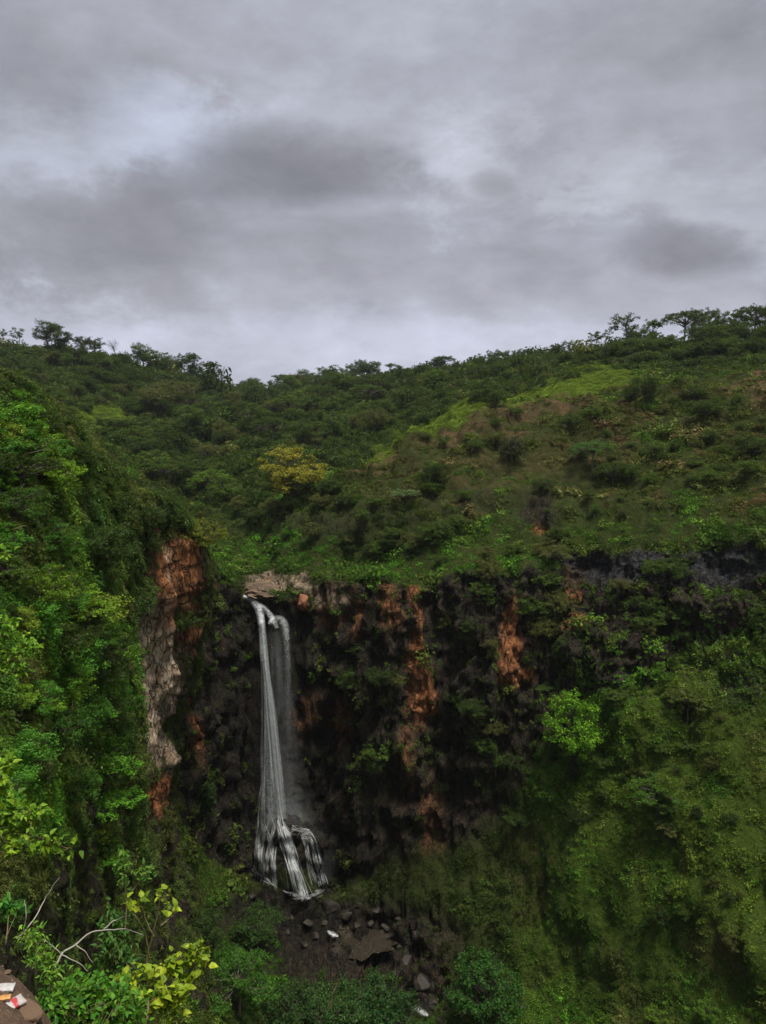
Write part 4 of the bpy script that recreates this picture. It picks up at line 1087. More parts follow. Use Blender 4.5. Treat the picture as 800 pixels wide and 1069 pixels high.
def water_material(name, dens=.8, sx=16.0, sy=1.3, edge=.35, lo=.42, hi=.68):
    """falling water: white streaks with gaps between, running along the UV's v"""
    k = NT(name)
    uv = k.n('ShaderNodeUVMap', uv_map='flow').outputs[0]
    sp = k.n('ShaderNodeSeparateXYZ'); k.put(sp, 0, uv)
    u, v = sp.outputs[0], sp.outputs[1]
    a = k.noise(k.smap(uv, (sx, sy, 1)), 1.0, 6, .62, .5)
    a2 = k.noise(k.smap(uv, (sx * 3.1, sy * 4.5, 1)), 1.0, 4, .6, .3)
    m = k.math('MULTIPLY_ADD', a2, .45, k.math('MULTIPLY', a, .75))
    nd = k.n('ShaderNodeMapRange', interpolation_type='SMOOTHSTEP'); k.put(nd, 0, m); nd.inputs[1].default_value = lo; nd.inputs[2].default_value = hi
    e = k.math('SUBTRACT', 1.0, k.math('ABSOLUTE', k.math('MULTIPLY_ADD', u, 2, -1)))
    ef = k.n('ShaderNodeMapRange', interpolation_type='SMOOTHSTEP'); k.put(ef, 0, e); ef.inputs[2].default_value = edge
    den = k.n('ShaderNodeAttribute', attribute_name='flowden').outputs['Fac']
    al = k.math('MULTIPLY', k.math('MULTIPLY', nd.outputs[0], ef.outputs[0]), k.math('MULTIPLY', den, dens), clamp=True)
    pr = k.n('ShaderNodeBsdfPrincipled'); pr.inputs['Base Color'].default_value = (.82, .85, .86, 1); pr.inputs['Roughness'].default_value = .4
    tl = k.n('ShaderNodeBsdfTranslucent'); tl.inputs[0].default_value = (.75, .8, .8, 1)
    mw = k.n('ShaderNodeMixShader'); mw.inputs[0].default_value = .4; k.t.links.new(pr.outputs[0], mw.inputs[1]); k.t.links.new(tl.outputs[0], mw.inputs[2])
    tp = k.n('ShaderNodeBsdfTransparent')
    mx = k.n('ShaderNodeMixShader'); k.put(mx, 0, al); k.t.links.new(tp.outputs[0], mx.inputs[1]); k.t.links.new(mw.outputs[0], mx.inputs[2])
    k.t.links.new(mx.outputs[0], k.out.inputs[0])
    return k.m
M_W1 = water_material('water_veil', .8, 5, 9.0, .8, .44, .74)
M_W2 = water_material('water_core', 1.0, 2.6, 10.0, 1.0, .38, .76)
M_W3 = water_material('water_mist', .26, 2.0, 2.2, 1.0, .34, .74)

def ribbon(pts, wid, dens, bow=.25, seg=10, cross=9, drape=False, off=0.0, lift=.25, seed=0):
    """pts: (px,py) path; wid px widths; dens along; returns V,F,UV,den"""
    pts = np.array(pts, float); n = len(pts)
    A = pchip(np.concatenate([pts, np.array(wid, float)[:, None], np.array(dens, float)[:, None]], 1), [seg] * (n - 1))
    rows_ = []
    Lc = np.concatenate([[0], np.cumsum(np.hypot(*np.diff(A[:, :2], axis=0).T))])
    d2 = unit(np.gradient(A[:, :2], axis=0)); per = np.stack([-d2[:, 1], d2[:, 0]], -1)
    per *= np.sign(per[:, :1] + 1e-9)
    V = []; UV = []; Dn = []
    rg = np.random.default_rng(seed + 900)
    wjit = 1 + .22 * fbm(np.stack([Lc, 0 * Lc, 0 * Lc], -1), 26, 3, seed * 1.37)
    for i, (x, y, w_, dn) in enumerate(A):
        for j in range(cross):
            u = j / (cross - 1)
            qx = x + per[i, 0] * (u - .5) * w_ * wjit[i]; qy = y + per[i, 1] * (u - .5) * w_ * wjit[i]
            if drape:
                h_ = hit(qx, qy, BV1); Y_ = h_.y - lift
            else:
                Y_ = WY(y) - off
            Y_ -= bow * math.sin(PI * u)
            V.append(at(qx, qy, Y_)); UV.append((u * w_ / 12, Lc[i] / 60 + seed * .37)); Dn.append(dn)
    UVn = np.array(UV)
    return np.array(V), grid_faces(len(A), cross), UVn, np.array(Dn), np.tile(np.linspace(0, 1, cross), len(A))

lipY = hit(270, 632, BV1).y
midY = min(hit(x_, y_, BV1).y for x_ in (272, 284, 296) for y_ in range(660, 850, 12))
print('lip', lipY, 'wall', midY)
FALLY = midY - .5
def WY(y):
    return float(np.interp(y, [622, 650, 700, 850], [lipY - .2, min(lipY - .5, FALLY + 1.0), FALLY + .2, FALLY]))
def water_obj(name, parts, mat, parent, label=None):
    Vs, Fs, Us, Ds, o_ = [], [], [], [], 0
    for V, Fq, UV, Dn, uu in parts:
        Vs.append(V); Fs.append(Fq + o_); Ds.append(Dn)
        Us.append(np.stack([uu, UV[:, 1]], -1)); o_ += len(V)
    V = np.concatenate(Vs); Fq = np.concatenate(Fs); U = np.concatenate(Us); Dn = np.concatenate(Ds)
    base = V.mean(0) if parent is None else np.zeros(3)
    me = mesh_np(name, V - (np.array(parent.location) if parent else 0), Fq, [mat], True, {'flowden': ('FLOAT', Dn)})
    uvl = me.uv_layers.new(name='flow'); uvl.data.foreach_set('uv', U[Fq.ravel()].astype(np.float32).ravel())
    ob = put(bpy.data.objects.new(name, me), parent)
    if label: ob['label'] = label
    return ob
wf = empty('waterfall', tuple(at(300, 930, FALLY)))
tag(wf, 'tall thin white waterfall dropping over the dark cliff', 'waterfall', kind='structure')
# streams over the lip
water_obj('upper_cascade', [
    ribbon([(254, 622), (262, 626), (270, 631), (276, 636)], [5, 7, 9, 9], [1, 1, 1, 1], drape=True, lift=.35, seed=1),
    ribbon([(264, 628), (271, 637), (273, 650), (274, 668), (275, 690)], [7, 10, 9, 8, 8], [1, 1, 1, .9, .8], off=.1, seed=2),
    ribbon([(270, 631), (279, 638), (285, 647), (289, 656)], [7, 8, 8, 7], [1, 1, 1, .9], off=.0, seed=3),
    ribbon([(281, 652), (287, 646), (293, 647), (298, 655), (300, 668)], [6, 10, 11, 10, 8], [.8, 1.1, 1.1, 1, .7], off=.15, seed=4)], M_W2, wf, 'white stream splitting over the lip')
def threads(n, left, right, ylo, yhi, wpx, den, off, seed, bias=1.0):
    r_ = np.random.default_rng(seed); out_ = []
    ly, lx = zip(*left); ry, rx = zip(*right)
    for i in range(n):
        u = r_.random() ** bias; y0 = r_.uniform(*ylo); y1 = min(r_.uniform(*yhi), 880)
        if y1 - y0 < 25: continue
        ys = np.linspace(y0, y1, max(4, int((y1 - y0) / 22)))
        w_ = np.cumsum(r_.normal(size=len(ys))) * .012
        xs = [np.interp(y, ly, lx) + (np.interp(y, ry, rx) - np.interp(y, ly, lx)) * np.clip(u + w_[k_], 0, 1) for k_, y in enumerate(ys)]
        wd = r_.uniform(*wpx) * np.interp(np.arange(len(ys)), [0, len(ys) - 1], [.7, 1.3])
        dn = r_.uniform(*den) * np.minimum(1, np.minimum(np.arange(len(ys)) + .0, len(ys) - 1 - np.arange(len(ys))) * .8)
        out_.append(ribbon(list(zip(xs, ys)), wd, dn, off=off + r_.uniform(-.25, .25), seed=seed + i, seg=5, cross=3, bow=.05))
    return out_
LFT = [(640, 270), (660, 271), (700, 273), (760, 273), (800, 271), (850, 270), (880, 268)]
RGT = [(640, 277), (660, 278), (700, 282), (740, 287), (800, 294), (850, 298), (880, 301)]
water_obj('main_veil', threads(64, LFT, RGT, (640, 830), (690, 900), (1.6, 5.0), (.10, .60), .1, 500), M_W2, wf)
water_obj('veil_sheet', [ribbon([(274, 650), (277, 700), (280, 750), (282, 800), (283, 845), (285, 872)], [7, 10, 15, 21, 26, 31], [.6, .5, .42, .42, .5, .6], off=-.1, seed=5, seg=24, cross=13)], M_W1, wf)
CL = [(636, 270), (680, 273), (720, 277), (770, 281), (820, 285), (855, 289), (880, 294)]; CR = [(636, 278), (680, 280), (720, 285), (770, 291), (820, 296), (855, 300), (880, 306)]
water_obj('bright_core', threads(30, CL, CR, (636, 820), (700, 900), (1.4, 4.0), (.35, 1.1), .35, 700) +
    [ribbon([(273, 640), (276, 680), (281, 720), (286, 770), (290, 820), (294, 855), (298, 870)], [6, 6, 5, 4, 5, 6, 7], [.9, .8, .6, .5, .6, .8, .9], off=.3, seed=7, seg=24, cross=7)], M_W2, wf, 'brightest strand of the fall')
EL = [(650, 283), (700, 284), (760, 285)]; ER = [(650, 302), (700, 305), (760, 307), (800, 308)]
water_obj('side_veil', threads(18, EL, ER, (652, 720), (680, 790), (3, 7), (.06, .22), .1, 800) + [
    ribbon([(297, 652), (300, 690), (301, 730), (301, 770)], [9, 9, 9, 8], [.7, .4, .2, 0], off=.1, seed=10, seg=20, cross=7)], M_W1, wf)
water_obj('spray', [
    ribbon([(286, 660), (294, 720), (300, 790), (306, 850), (312, 900)], [22, 32, 40, 54, 76], [.35, .6, .8, 1.3, 1.1], off=-.4, seed=11, seg=16, cross=11),
    ribbon([(300, 840), (306, 880), (312, 920), (314, 945)], [60, 90, 104, 100], [.4, 1.0, 1.0, .2], off=.9, seed=12, seg=16, cross=11)], M_W3, wf)
fan = []
for i, (p_, w_) in enumerate([
    ([(274, 838), (271, 862), (269, 885), (268, 912)], [5, 5, 4, 4]), ([(277, 842), (273, 862), (273, 890), (271, 914)], [4, 4, 4, 3]), ([(281, 846), (286, 862), (280, 878), (276, 900), (274, 916)], [4, 4, 4, 3, 3]),
    ([(270, 840), (275, 858), (284, 872), (292, 876)], [3, 4, 4, 4]), ([(288, 850), (290, 868), (300, 876)], [8, 9, 8]),
    ([(296, 862), (303, 876), (306, 896), (311, 916), (317, 936)], [9, 10, 9, 10, 12]), ([(292, 872), (299, 878), (301, 886), (308, 918)], [4, 4, 4, 4]),
    ([(290, 872), (287, 884), (286, 900), (288, 920)], [4, 4, 4, 3]), ([(283, 876), (278, 888), (277, 912)], [3, 3, 2.5]),
    ([(298, 866), (306, 870), (310, 873)], [5, 5, 3]), ([(313, 866), (322, 868), (328, 880), (333, 898), (338, 918)], [3, 5, 6, 7, 8]), ([(322, 868), (323, 886), (330, 908)], [2, 3, 4])]):
    fan.append(ribbon(p_, [q * .8 for q in w_], [.75] * len(p_), drape=True, lift=.35, bow=.1, seed=20 + i, cross=5, seg=10))
r_ = np.random.default_rng(99); base_fan = list(fan); fan = [f_ for i_, f_ in enumerate(fan) if i_ in (5,)]
FAN = [([(272, 840), (270, 862), (268, 885), (267, 912)], 3), ([(276, 842), (274, 862), (272, 890), (271, 916)], 3), ([(281, 846), (284, 864), (280, 880), (276, 900), (275, 920)], 3),
       ([(290, 835), (293, 862), (299, 880), (305, 898), (311, 918), (317, 938)], 5), ([(284, 836), (279, 856), (272, 880), (270, 908)], 3), ([(272, 850), (278, 866), (284, 884), (286, 906)], 2), ([(274, 826), (272, 850), (271, 880), (272, 912)], 4), ([(294, 856), (300, 872), (306, 890), (312, 912), (320, 936)], 5), ([(290, 872), (287, 884), (286, 900), (288, 924)], 3),
       ([(312, 868), (321, 868), (328, 880), (333, 898), (338, 922)], 5), ([(296, 860), (304, 867), (313, 866), (322, 870)], 2), ([(316, 868), (324, 878), (330, 898), (336, 922)], 5), ([(314, 868), (320, 884), (324, 904), (329, 922)], 5), ([(300, 872), (300, 886), (302, 902), (306, 924)], 4)]
for p_, sd in FAN:
    for q_ in range(16 if p_[0] == (290, 835) else 7):
        jx = r_.normal() * sd * .8; k0 = 0 if r_.random() < .5 else 1
        pp = [(x_ + jx * (.4 + .6 * t_ / len(p_)) + r_.normal() * 1.1, y_ + r_.normal() * 3) for t_, (x_, y_) in enumerate(p_)][k0:]
        fan.append(ribbon(pp, list(r_.uniform(.7, 2.6, len(pp))), list(r_.uniform(.03, .85 if p_[0] == (290, 835) else .6, len(pp))), drape=True, lift=.3 + r_.uniform(0, .3), bow=.03, seed=int(r_.integers(999)), cross=3, seg=6))
water_obj('rock_fan', fan, M_W2, wf, 'strands fanning over the rock at the foot')
FL_ = np.array([(265, 906), (271, 913), (280, 920), (290, 926), (303, 933), (313, 937), (321, 938), (330, 933), (342, 928)], float); foam = []
for i in range(70):
    t_ = r_.uniform(0, 7.4) if r_.random() < .85 else r_.uniform(5, 7.9); k_ = int(t_); c_ = FL_[k_] + (FL_[k_ + 1] - FL_[k_]) * (t_ - k_) + r_.normal(size=2) * [1.5, 1.3]
    dv_ = (FL_[k_ + 1] - FL_[k_]); dv_ /= np.linalg.norm(dv_); l_ = r_.uniform(1.5, 5)
    foam.append(ribbon([tuple(c_ - dv_ * l_), tuple(c_), tuple(c_ + dv_ * l_)], list(r_.uniform(.8, 2.6, 3)), [.2, r_.uniform(.5, 1.2) * (.45 if t_ > 6.3 else 1), .2], drape=True, lift=.4, seed=int(r_.integers(999)), cross=3, seg=3))
water_obj('foam_line', foam, M_W2, wf)
rp = empty('rapids', tuple(hit(437, 1055, BV1)))
tag(rp, 'white splash of rapids where the creek leaves the pool', 'rapids', kind='structure')
water_obj('cascade', [ribbon([(424, 1046), (432, 1051), (440, 1056), (447, 1060)], [3, 6, 8, 5], [1.2] * 4, drape=True, lift=.8, seed=42, cross=7), ribbon([(424, 1060), (428, 1068)], [4, 4], [1.1] * 2, drape=True, lift=.8, seed=43, cross=5)], M_W2, rp)
sp_ = empty('splash', tuple(hit(347, 976, BV1)))
tag(sp_, 'small white splash where water enters the pool', 'splash', kind='structure')
water_obj('foam', [ribbon([(342, 972), (347, 975), (353, 978)], [3, 8, 5], [1.4] * 3, drape=True, lift=.6, seed=44, cross=7)], M_W2, sp_)
#@@NEAR
# ---------------------------------------------------------------- close plants, each rooted in the bank
_t = np.array([0, .28, .62, 1.0]); _w = np.array([.06, 1.0, .78, .04])
TV = np.array([(s_ * w_ * .5, t_, (abs(s_) * w_ * .16) - .22 * t_ * t_) for t_, w_ in zip(_t, _w) for s_ in (-1, 0, 1)])
TF = grid_faces(4, 3)
def blades(P, dirn, up, L, W, rng):
    n = len(P)
    y = unit(dirn); x = unit(np.cross(y, up)); z = np.cross(x, y)
    V = P[:, None] + x[:, None] * TV[None, :, 0:1] * (L * W)[:, None, None] + y[:, None] * TV[None, :, 1:2] * L[:, None, None] + z[:, None] * TV[None, :, 2:3] * L[:, None, None]
    Fq = (np.arange(n)[:, None, None] * 12 + TF[None]).reshape(-1, 4)
    return V.reshape(-1, 3), Fq, np.repeat(rng.random(n), 12)

def near_plant(name, label, cat, stems, clusters, leaf, width, tint, seed, bark=None, r0=.006, group=None, drift=.5):
    """stems: (px,py,Y) polylines; clusters: (px,py,Y, half width px, half height px, number of leaves)"""
    rng = np.random.default_rng(seed)
    base = Vector(at(*stems[0][0]).tolist())
    root = empty(name, base); tag(root, label, cat, group)
    b0 = np.array(base); tubes = []; allp = []
    for i, s_ in enumerate(stems):
        p = np.array([at(*q_) for q_ in s_]); p = pchip(p, [6] * (len(p) - 1))
        p += np.cumsum(rng.normal(size=p.shape), 0) * .0012 * s_[0][2] / 3
        allp.append(p); r_ = r0 * (1 if i == 0 else .6)
        tubes.append(tube(p - b0, np.linspace(r_, r_ * .35, len(p)), 6))
    allp = np.concatenate(allp)
    parts = []
    for (cx_, cy_, Y_, rx, ry, n) in clusters:
        m = max(3, n // 7)
        pc_ = np.array([at(cx_ + a_ * rx, cy_ + b_ * ry, Y_ * (1 + c_ * rx / F * .8)) for a_, b_, c_ in rng.uniform(-1, 1, (m, 3)) * rng.random((m, 1)) ** .3])
        for tip in pc_:
            near = allp[np.argmin(np.linalg.norm(allp - tip, axis=1))]
            tw = wobbly(near, tip, 6, leaf * .06, rng, -.01)
            tubes.append(tube(tw - b0, np.linspace(r0 * .3, r0 * .14, 6), 4))
            k_ = max(4, n // m)
            tt = rng.uniform(.35, 1.0, k_); seg_ = tw[np.clip((tt * 5).astype(int), 0, 5)] + rng.normal(size=(k_, 3)) * leaf * drift
            ax_ = unit((tip - near) + 1e-6)
            dr = unit(rng.normal(size=(k_, 3)) * .8 + ax_ * .5 + np.array([0, 0, -.15]))
            up_ = unit(rng.normal(size=(k_, 3)) * .45 + np.array([0, -.25, 1.0]))
            parts.append(blades(seg_ - b0, dr, up_, leaf * rng.uniform(.55, 1.25, k_), np.full(k_, width), rng))
    V, Fq = cat_tubes(tubes)
    put(bpy.data.objects.new('stem', mesh_np('stem', V, Fq, [bark or M_STEM], True)), root)
    if parts:
        V, Fq, lv = cat_geo(parts)
        o = put(bpy.data.objects.new('foliage', mesh_np('foliage', V, Fq, [M_LEAFN], True, {'lv': ('FLOAT', lv)})), root); o.color = c4(tint)
    return root

near_plant('sapling', 'yellow-green broad-leaved sapling with thin forked stems at the bottom left', 'sapling',
    [[(150, 1130, 2.75), (154, 1069, 2.85), (156, 1030, 2.95), (156, 1000, 3.0), (161, 978, 3.0), (168, 950, 3.0), (171, 934, 3.0)],
     [(156, 1000, 3.0), (152, 978, 3.0), (142, 960, 2.95), (134, 950, 2.95)], [(161, 978, 3.0), (153, 960, 3.0), (150, 945, 3.0)], [(168, 966, 3.0), (180, 956, 3.1)],
     [(154, 1040, 2.95), (170, 1015, 2.95), (190, 998, 2.95), (208, 995, 2.95)], [(154, 1060, 2.85), (180, 1040, 2.85), (190, 1030, 2.9)], [(152, 1060, 2.85), (135, 1035, 2.85), (125, 1015, 2.9)]],
    [(170, 934, 3.0, 10, 6, 12), (134, 944, 2.95, 12, 5, 12), (150, 944, 3.0, 14, 6, 12), (182, 948, 3.1, 10, 6, 10), (204, 1000, 2.95, 16, 18, 84), (212, 1014, 2.95, 8, 10, 30), (180, 1012, 2.95, 18, 14, 84), (180, 1046, 2.85, 18, 22, 120),
     (142, 1018, 2.9, 22, 10, 60), (160, 1050, 2.8, 26, 20, 90)], .035, .72, (.27, .40, .022), 5, r0=.0055, drift=.35)
near_plant('shrub', 'dense small-leaved green shrub at the bottom edge under the sapling', 'shrub',
    [[(95, 1150, 2.5), (92, 1080, 2.5), (88, 1040, 2.5)], [(92, 1080, 2.5), (60, 1050, 2.45)], [(92, 1080, 2.5), (125, 1045, 2.5)], [(92, 1090, 2.5), (140, 1060, 2.55)]],
    [(70, 1040, 2.45, 36, 18, 420), (100, 1040, 2.5, 34, 20, 480), (130, 1052, 2.55, 26, 20, 300), (85, 1062, 2.4, 56, 14, 520), (60, 1062, 2.35, 22, 12, 200)], .027, .52, (.085, .27, .02), 6, r0=.006, drift=.9)
near_plant('weed', 'light green feathery weed on the edge of the bare earth', 'weed',
    [[(34, 1012, 2.45), (38, 1000, 2.45), (40, 985, 2.5)], [(36, 1010, 2.45), (50, 1010, 2.45)], [(34, 1000, 2.5), (26, 980, 2.55)], [(48, 1020, 2.4), (56, 1014, 2.4)]],
    [(38, 988, 2.5, 12, 14, 130), (48, 1004, 2.45, 10, 13, 130), (30, 975, 2.55, 8, 8, 50), (56, 1016, 2.4, 7, 6, 40)], .024, .30, (.14, .33, .03), 8, r0=.003, drift=.7)
near_plant('weed', 'green leafy weed at the left edge over the bare earth', 'weed',
    [[(6, 985, 2.6), (8, 970, 2.7), (10, 950, 2.8)], [(6, 980, 2.6), (20, 950, 2.8)]], [(8, 952, 2.8, 14, 12, 110), (20, 948, 2.85, 7, 6, 36)], .030, .6, (.06, .24, .03), 9, r0=.003, drift=.6)
near_plant('bush', 'mid green bush on the bank behind the yellow-green sapling', 'bush',
    [[(120, 1130, 4.2), (118, 1060, 4.5), (120, 1000, 4.7), (118, 965, 4.7)], [(118, 1040, 4.6), (128, 1000, 4.7)]],
    [(118, 965, 4.7, 11, 14, 160), (120, 990, 4.7, 15, 16, 260), (124, 1010, 4.6, 20, 16, 240), (108, 1000, 4.6, 8, 14, 60)], .045, .45, (.06, .17, .025), 10, r0=.008, drift=.7)
near_plant('bush', 'wispy light green plant alone against the dark rock left of centre', 'bush',
    [[(128, 1010, 8.0), (132, 950, 8.2), (131, 905, 8.3)], [(131, 940, 8.2), (150, 915, 8.3)]], [(130, 898, 8.3, 9, 14, 90), (152, 910, 8.3, 10, 6, 50), (127, 915, 8.2, 6, 8, 30)], .075, .4, (.10, .24, .03), 11, r0=.008, drift=.6)
near_plant('tree_branch', 'leafy yellow-green branch reaching in at the left edge above the earth ledge', 'branch',
    [[(-60, 900, 5.0), (-20, 880, 5.2), (15, 868, 5.3), (45, 876, 5.3), (70, 886, 5.4)], [(-20, 880, 5.2), (10, 850, 5.3), (35, 846, 5.3)], [(0, 872, 5.2), (15, 890, 5.2)], [(-30, 882, 5.1), (-10, 830, 5.3), (8, 800, 5.4)]],
    [(12, 852, 5.3, 24, 12, 200), (36, 852, 5.3, 12, 8, 80), (20, 880, 5.2, 26, 12, 120), (52, 882, 5.3, 16, 6, 54), (70, 887, 5.4, 7, 3, 12), (4, 826, 5.3, 14, 14, 120), (6, 802, 5.4, 9, 10, 60)], .058, .55, (.17, .34, .02), 12, r0=.010, drift=.5)
near_plant('tree_branch', 'bright green branch tips halfway up the left edge', 'branch',
    [[(-60, 760, 11.0), (-20, 710, 11.4), (8, 690, 11.6), (28, 676, 11.7)], [(-20, 710, 11.4), (10, 655, 11.6)], [(-20, 715, 11.4), (20, 700, 11.6)]],
    [(6, 650, 11.6, 14, 10, 90), (24, 672, 11.7, 16, 8, 120), (8, 690, 11.6, 22, 12, 150), (-10, 680, 11.5, 20, 30, 120)], .10, .5, (.16, .36, .02), 13, r0=.02, drift=.6)
near_plant('tree_branch', 'single bright sprig poking in at the left edge high up', 'branch',
    [[(-30, 590, 9.0), (-8, 580, 9.1), (8, 576, 9.2)]], [(4, 577, 9.2, 7, 6, 26)], .085, .5, (.16, .38, .02), 14, r0=.01, drift=.6)
near_plant('dead_branch', 'bare grey twig arching from the ledge towards the sapling', 'twig',
    [[(58, 1012, 2.7), (64, 997, 2.75), (78, 986, 2.8), (90, 975, 2.85), (108, 970, 2.9), (128, 969, 2.95), (146, 976, 3.0)],
     [(64, 997, 2.75), (54, 988, 2.75), (46, 982, 2.75)], [(78, 986, 2.8), (90, 994, 2.8), (98, 1004, 2.8)], [(64, 997, 2.75), (80, 1004, 2.75), (92, 1012, 2.75)], [(108, 970, 2.9), (118, 962, 2.95), (128, 958, 2.95)]],
    [], .03, .5, tMG, 15, bark=M_BARKPALE, r0=.0042)
near_plant('dead_branch', 'thin bare shoot standing up from the corner of the earth ledge', 'twig',
    [[(18, 980, 2.6), (26, 972, 2.6), (36, 958, 2.65), (46, 938, 2.7), (51, 928, 2.7), (59, 917, 2.7)], [(24, 975, 2.6), (28, 955, 2.6), (26, 938, 2.65)]],
    [], .03, .5, tMG, 16, bark=M_BARKPALE, r0=.0034)

# ---------------------------------------------------------------- litter and stones on the earth ledge
def packet(name, px, py, L, W, rz, mats, label, seed):
    r_ = np.random.default_rng(seed); n = 22
    a, b = np.meshgrid(np.linspace(-1, 1, n), np.linspace(-1, 1, n))
    puff = (1 - a ** 6) * (1 - b ** 4)
    P_ = np.stack([a * L / 2, b * W / 2, 0 * a], -1)
    cr = fbm(P_ / L * 3 + seed, .8, 4, seed)
    top = P_ + np.stack([0 * a, 0 * a, W * .16 * puff + .05 * W * cr + .003], -1)
    bot = P_ + np.stack([0 * a, 0 * a, W * .05 * cr - .001], -1)
    V = np.concatenate([top.reshape(-1, 3), bot.reshape(-1, 3)])
    f1_ = grid_faces(n, n); Fq = np.concatenate([f1_, f1_[:, ::-1] + n * n])
    me = mesh_np(name, V, Fq, mats, True)
    o = put(bpy.data.objects.new(name, me)); g = hitn(px, py); o.location = g + Vector((0, 0, .006)); o.rotation_euler = (.12, .05, rz)
    tag(o, label, 'packet'); return o
k = NT('red_white_foil'); tc = k.n('ShaderNodeTexCoord').outputs['Object']; sp2 = k.n('ShaderNodeSeparateXYZ'); k.put(sp2, 0, tc)
nn_ = k.noise(tc, 60, 3, .6)
v_ = k.math('ADD', k.math('MULTIPLY', sp2.outputs[0], 30), nn_)
cr_ = k.ramp(v_, [(.15, (.46, .43, .40)), (.30, (.42, .40, .37)), (.36, (.45, .04, .05)), (.80, (.38, .05, .05)), (.88, (.40, .36, .34))])
pr_ = k.n('ShaderNodeBsdfPrincipled'); k.put(pr_, 'Base Color', cr_); pr_.inputs['Roughness'].default_value = .35; k.t.links.new(pr_.outputs[0], k.out.inputs[0])
packet('crushed_packet', 14, 1050, .066, .040, .9, [k.m], 'crumpled red and white packet lying on the bare earth', 3)
packet('crushed_packet', 5, 1033, .058, .030, .15, [plain('white_foil', (.34, .33, .31), .5, .3, (30, (.52, .51, .49), .006))], 'crumpled pale grey-white packet above the red one', 5)
packet('wrapper', 3, 1044, .045, .018, .3, [plain('orange_foil', (.34, .16, .05), .6, .2, (40, (.62, .36, .12), .004))], 'torn orange wrapper between the two packets', 8)
g = hitn(31, 1058); o = put(bpy.data.objects.new('stone', rock_mesh('stone', 431, M_STONE, 4, flat=.6))); o.location = g + Vector((.0, 0, .008)); o.scale = (.042, .055, .04); o.rotation_euler = (.1, .1, .6)
tag(o, 'tan angular stone beside the red and white packet', 'stone')
g = hitn(8, 1016); o = put(bpy.data.objects.new('stone', rock_mesh('stone', 433, M_STONE, 3, flat=.6))); o.location = g + Vector((0, 0, .003)); o.scale = (.012, .016, .011)
tag(o, 'little pale stone alone on the bare earth', 'stone')
rg = np.random.default_rng(55); Vs = []; Fs = []; o_ = 0
RMv = rock_mesh('tmp', 77, M_STONE, 2); tv = np.array([v.co[:] for v in RMv.vertices]); tf = np.array([p.vertices[:] for p in RMv.polygons])
for i in range(260):
    x_ = rg.uniform(-2.2, -.85); y_ = rg.uniform(1.4, 2.6)
    r__ = BV3.ray_cast(Vector((x_, y_, 1)), Vector((0, 0, -1)))[0]
    if r__ is None or r__.z < -1.95: continue
    s_ = rg.uniform(.002, .007); Vs.append(tv @ np.array(Euler(rg.uniform(0, 6, 3)).to_matrix()).T * s_ + np.array(r__)); Fs.append(tf + o_); o_ += len(tv)
o = put(bpy.data.objects.new('pebbles', mesh_np('pebbles', np.concatenate(Vs), np.concatenate(Fs), [M_STONE], True))); tag(o, kind='stuff')
# tufts of grass on the ledge rim
# ---------------------------------------------------------------- camera, sky, light
cam = bpy.data.cameras.new('camera'); co = bpy.data.objects.new('camera', cam); COL.objects.link(co)
cam.sensor_fit = 'VERTICAL'; cam.sensor_height = 36; cam.lens = F / 1069 * 36
cam.clip_start = .05; cam.clip_end = 20000
co.rotation_euler = (PI / 2 - TH, 0, 0)
sc.camera = co

SUN_EL, SUN_AZ = math.radians(74), math.radians(140)     # azimuth measured from +Y towards +X
w = bpy.data.worlds.new('World'); sc.world = w; w.use_nodes = True
t = w.node_tree; t.nodes.clear()
class WN(NT):
    def __init__(s, tree): s.t = tree
k = WN(t)
out = t.nodes.new('ShaderNodeOutputWorld')
sky = k.n('ShaderNodeTexSky', sky_type='NISHITA', sun_disc=False, sun_elevation=SUN_EL, sun_rotation=SUN_AZ)
skyb = k.mix(1.0, sky.outputs[0], (.09, .09, .09, 1), 'MULTIPLY')
D = k.n('ShaderNodeTexCoord').outputs['Generated']
sep = k.n('ShaderNodeSeparateXYZ'); k.put(sep, 0, D)
zz = k.math('MAXIMUM', k.math('ADD', sep.outputs[2], .16), .06)
cmb = k.n('ShaderNodeCombineXYZ')
k.put(cmb, 0, k.math('DIVIDE', sep.outputs[0], zz)); k.put(cmb, 1, k.math('DIVIDE', sep.outputs[1], zz))
Q = cmb.outputs[0]
n1 = k.noise(Q, .9, 6, .5, .35)
n2 = k.noise(k.smap(Q, (1, 1.5, 1)), 2.6, 7, .55, .2)
n3 = k.noise(D, 3.2, 6, .55, .3)
def dirv(px, py):
    v = Vector(at(px, py, 1.0).tolist()).normalized(); return v
n4 = k.noise(D, 2.1, 7, .6, .6)
n5 = k.noise(k.smap(D, (1, 1, 1.6)), 8.5, 8, .66, .2)
wob = k.math('MULTIPLY_ADD', n4, 3.4, k.math('MULTIPLY_ADD', n5, 3.0, -3.2))
wob2 = k.math('MULTIPLY_ADD', n3, 3.0, k.math('MULTIPLY_ADD', n5, 3.0, -3.0))
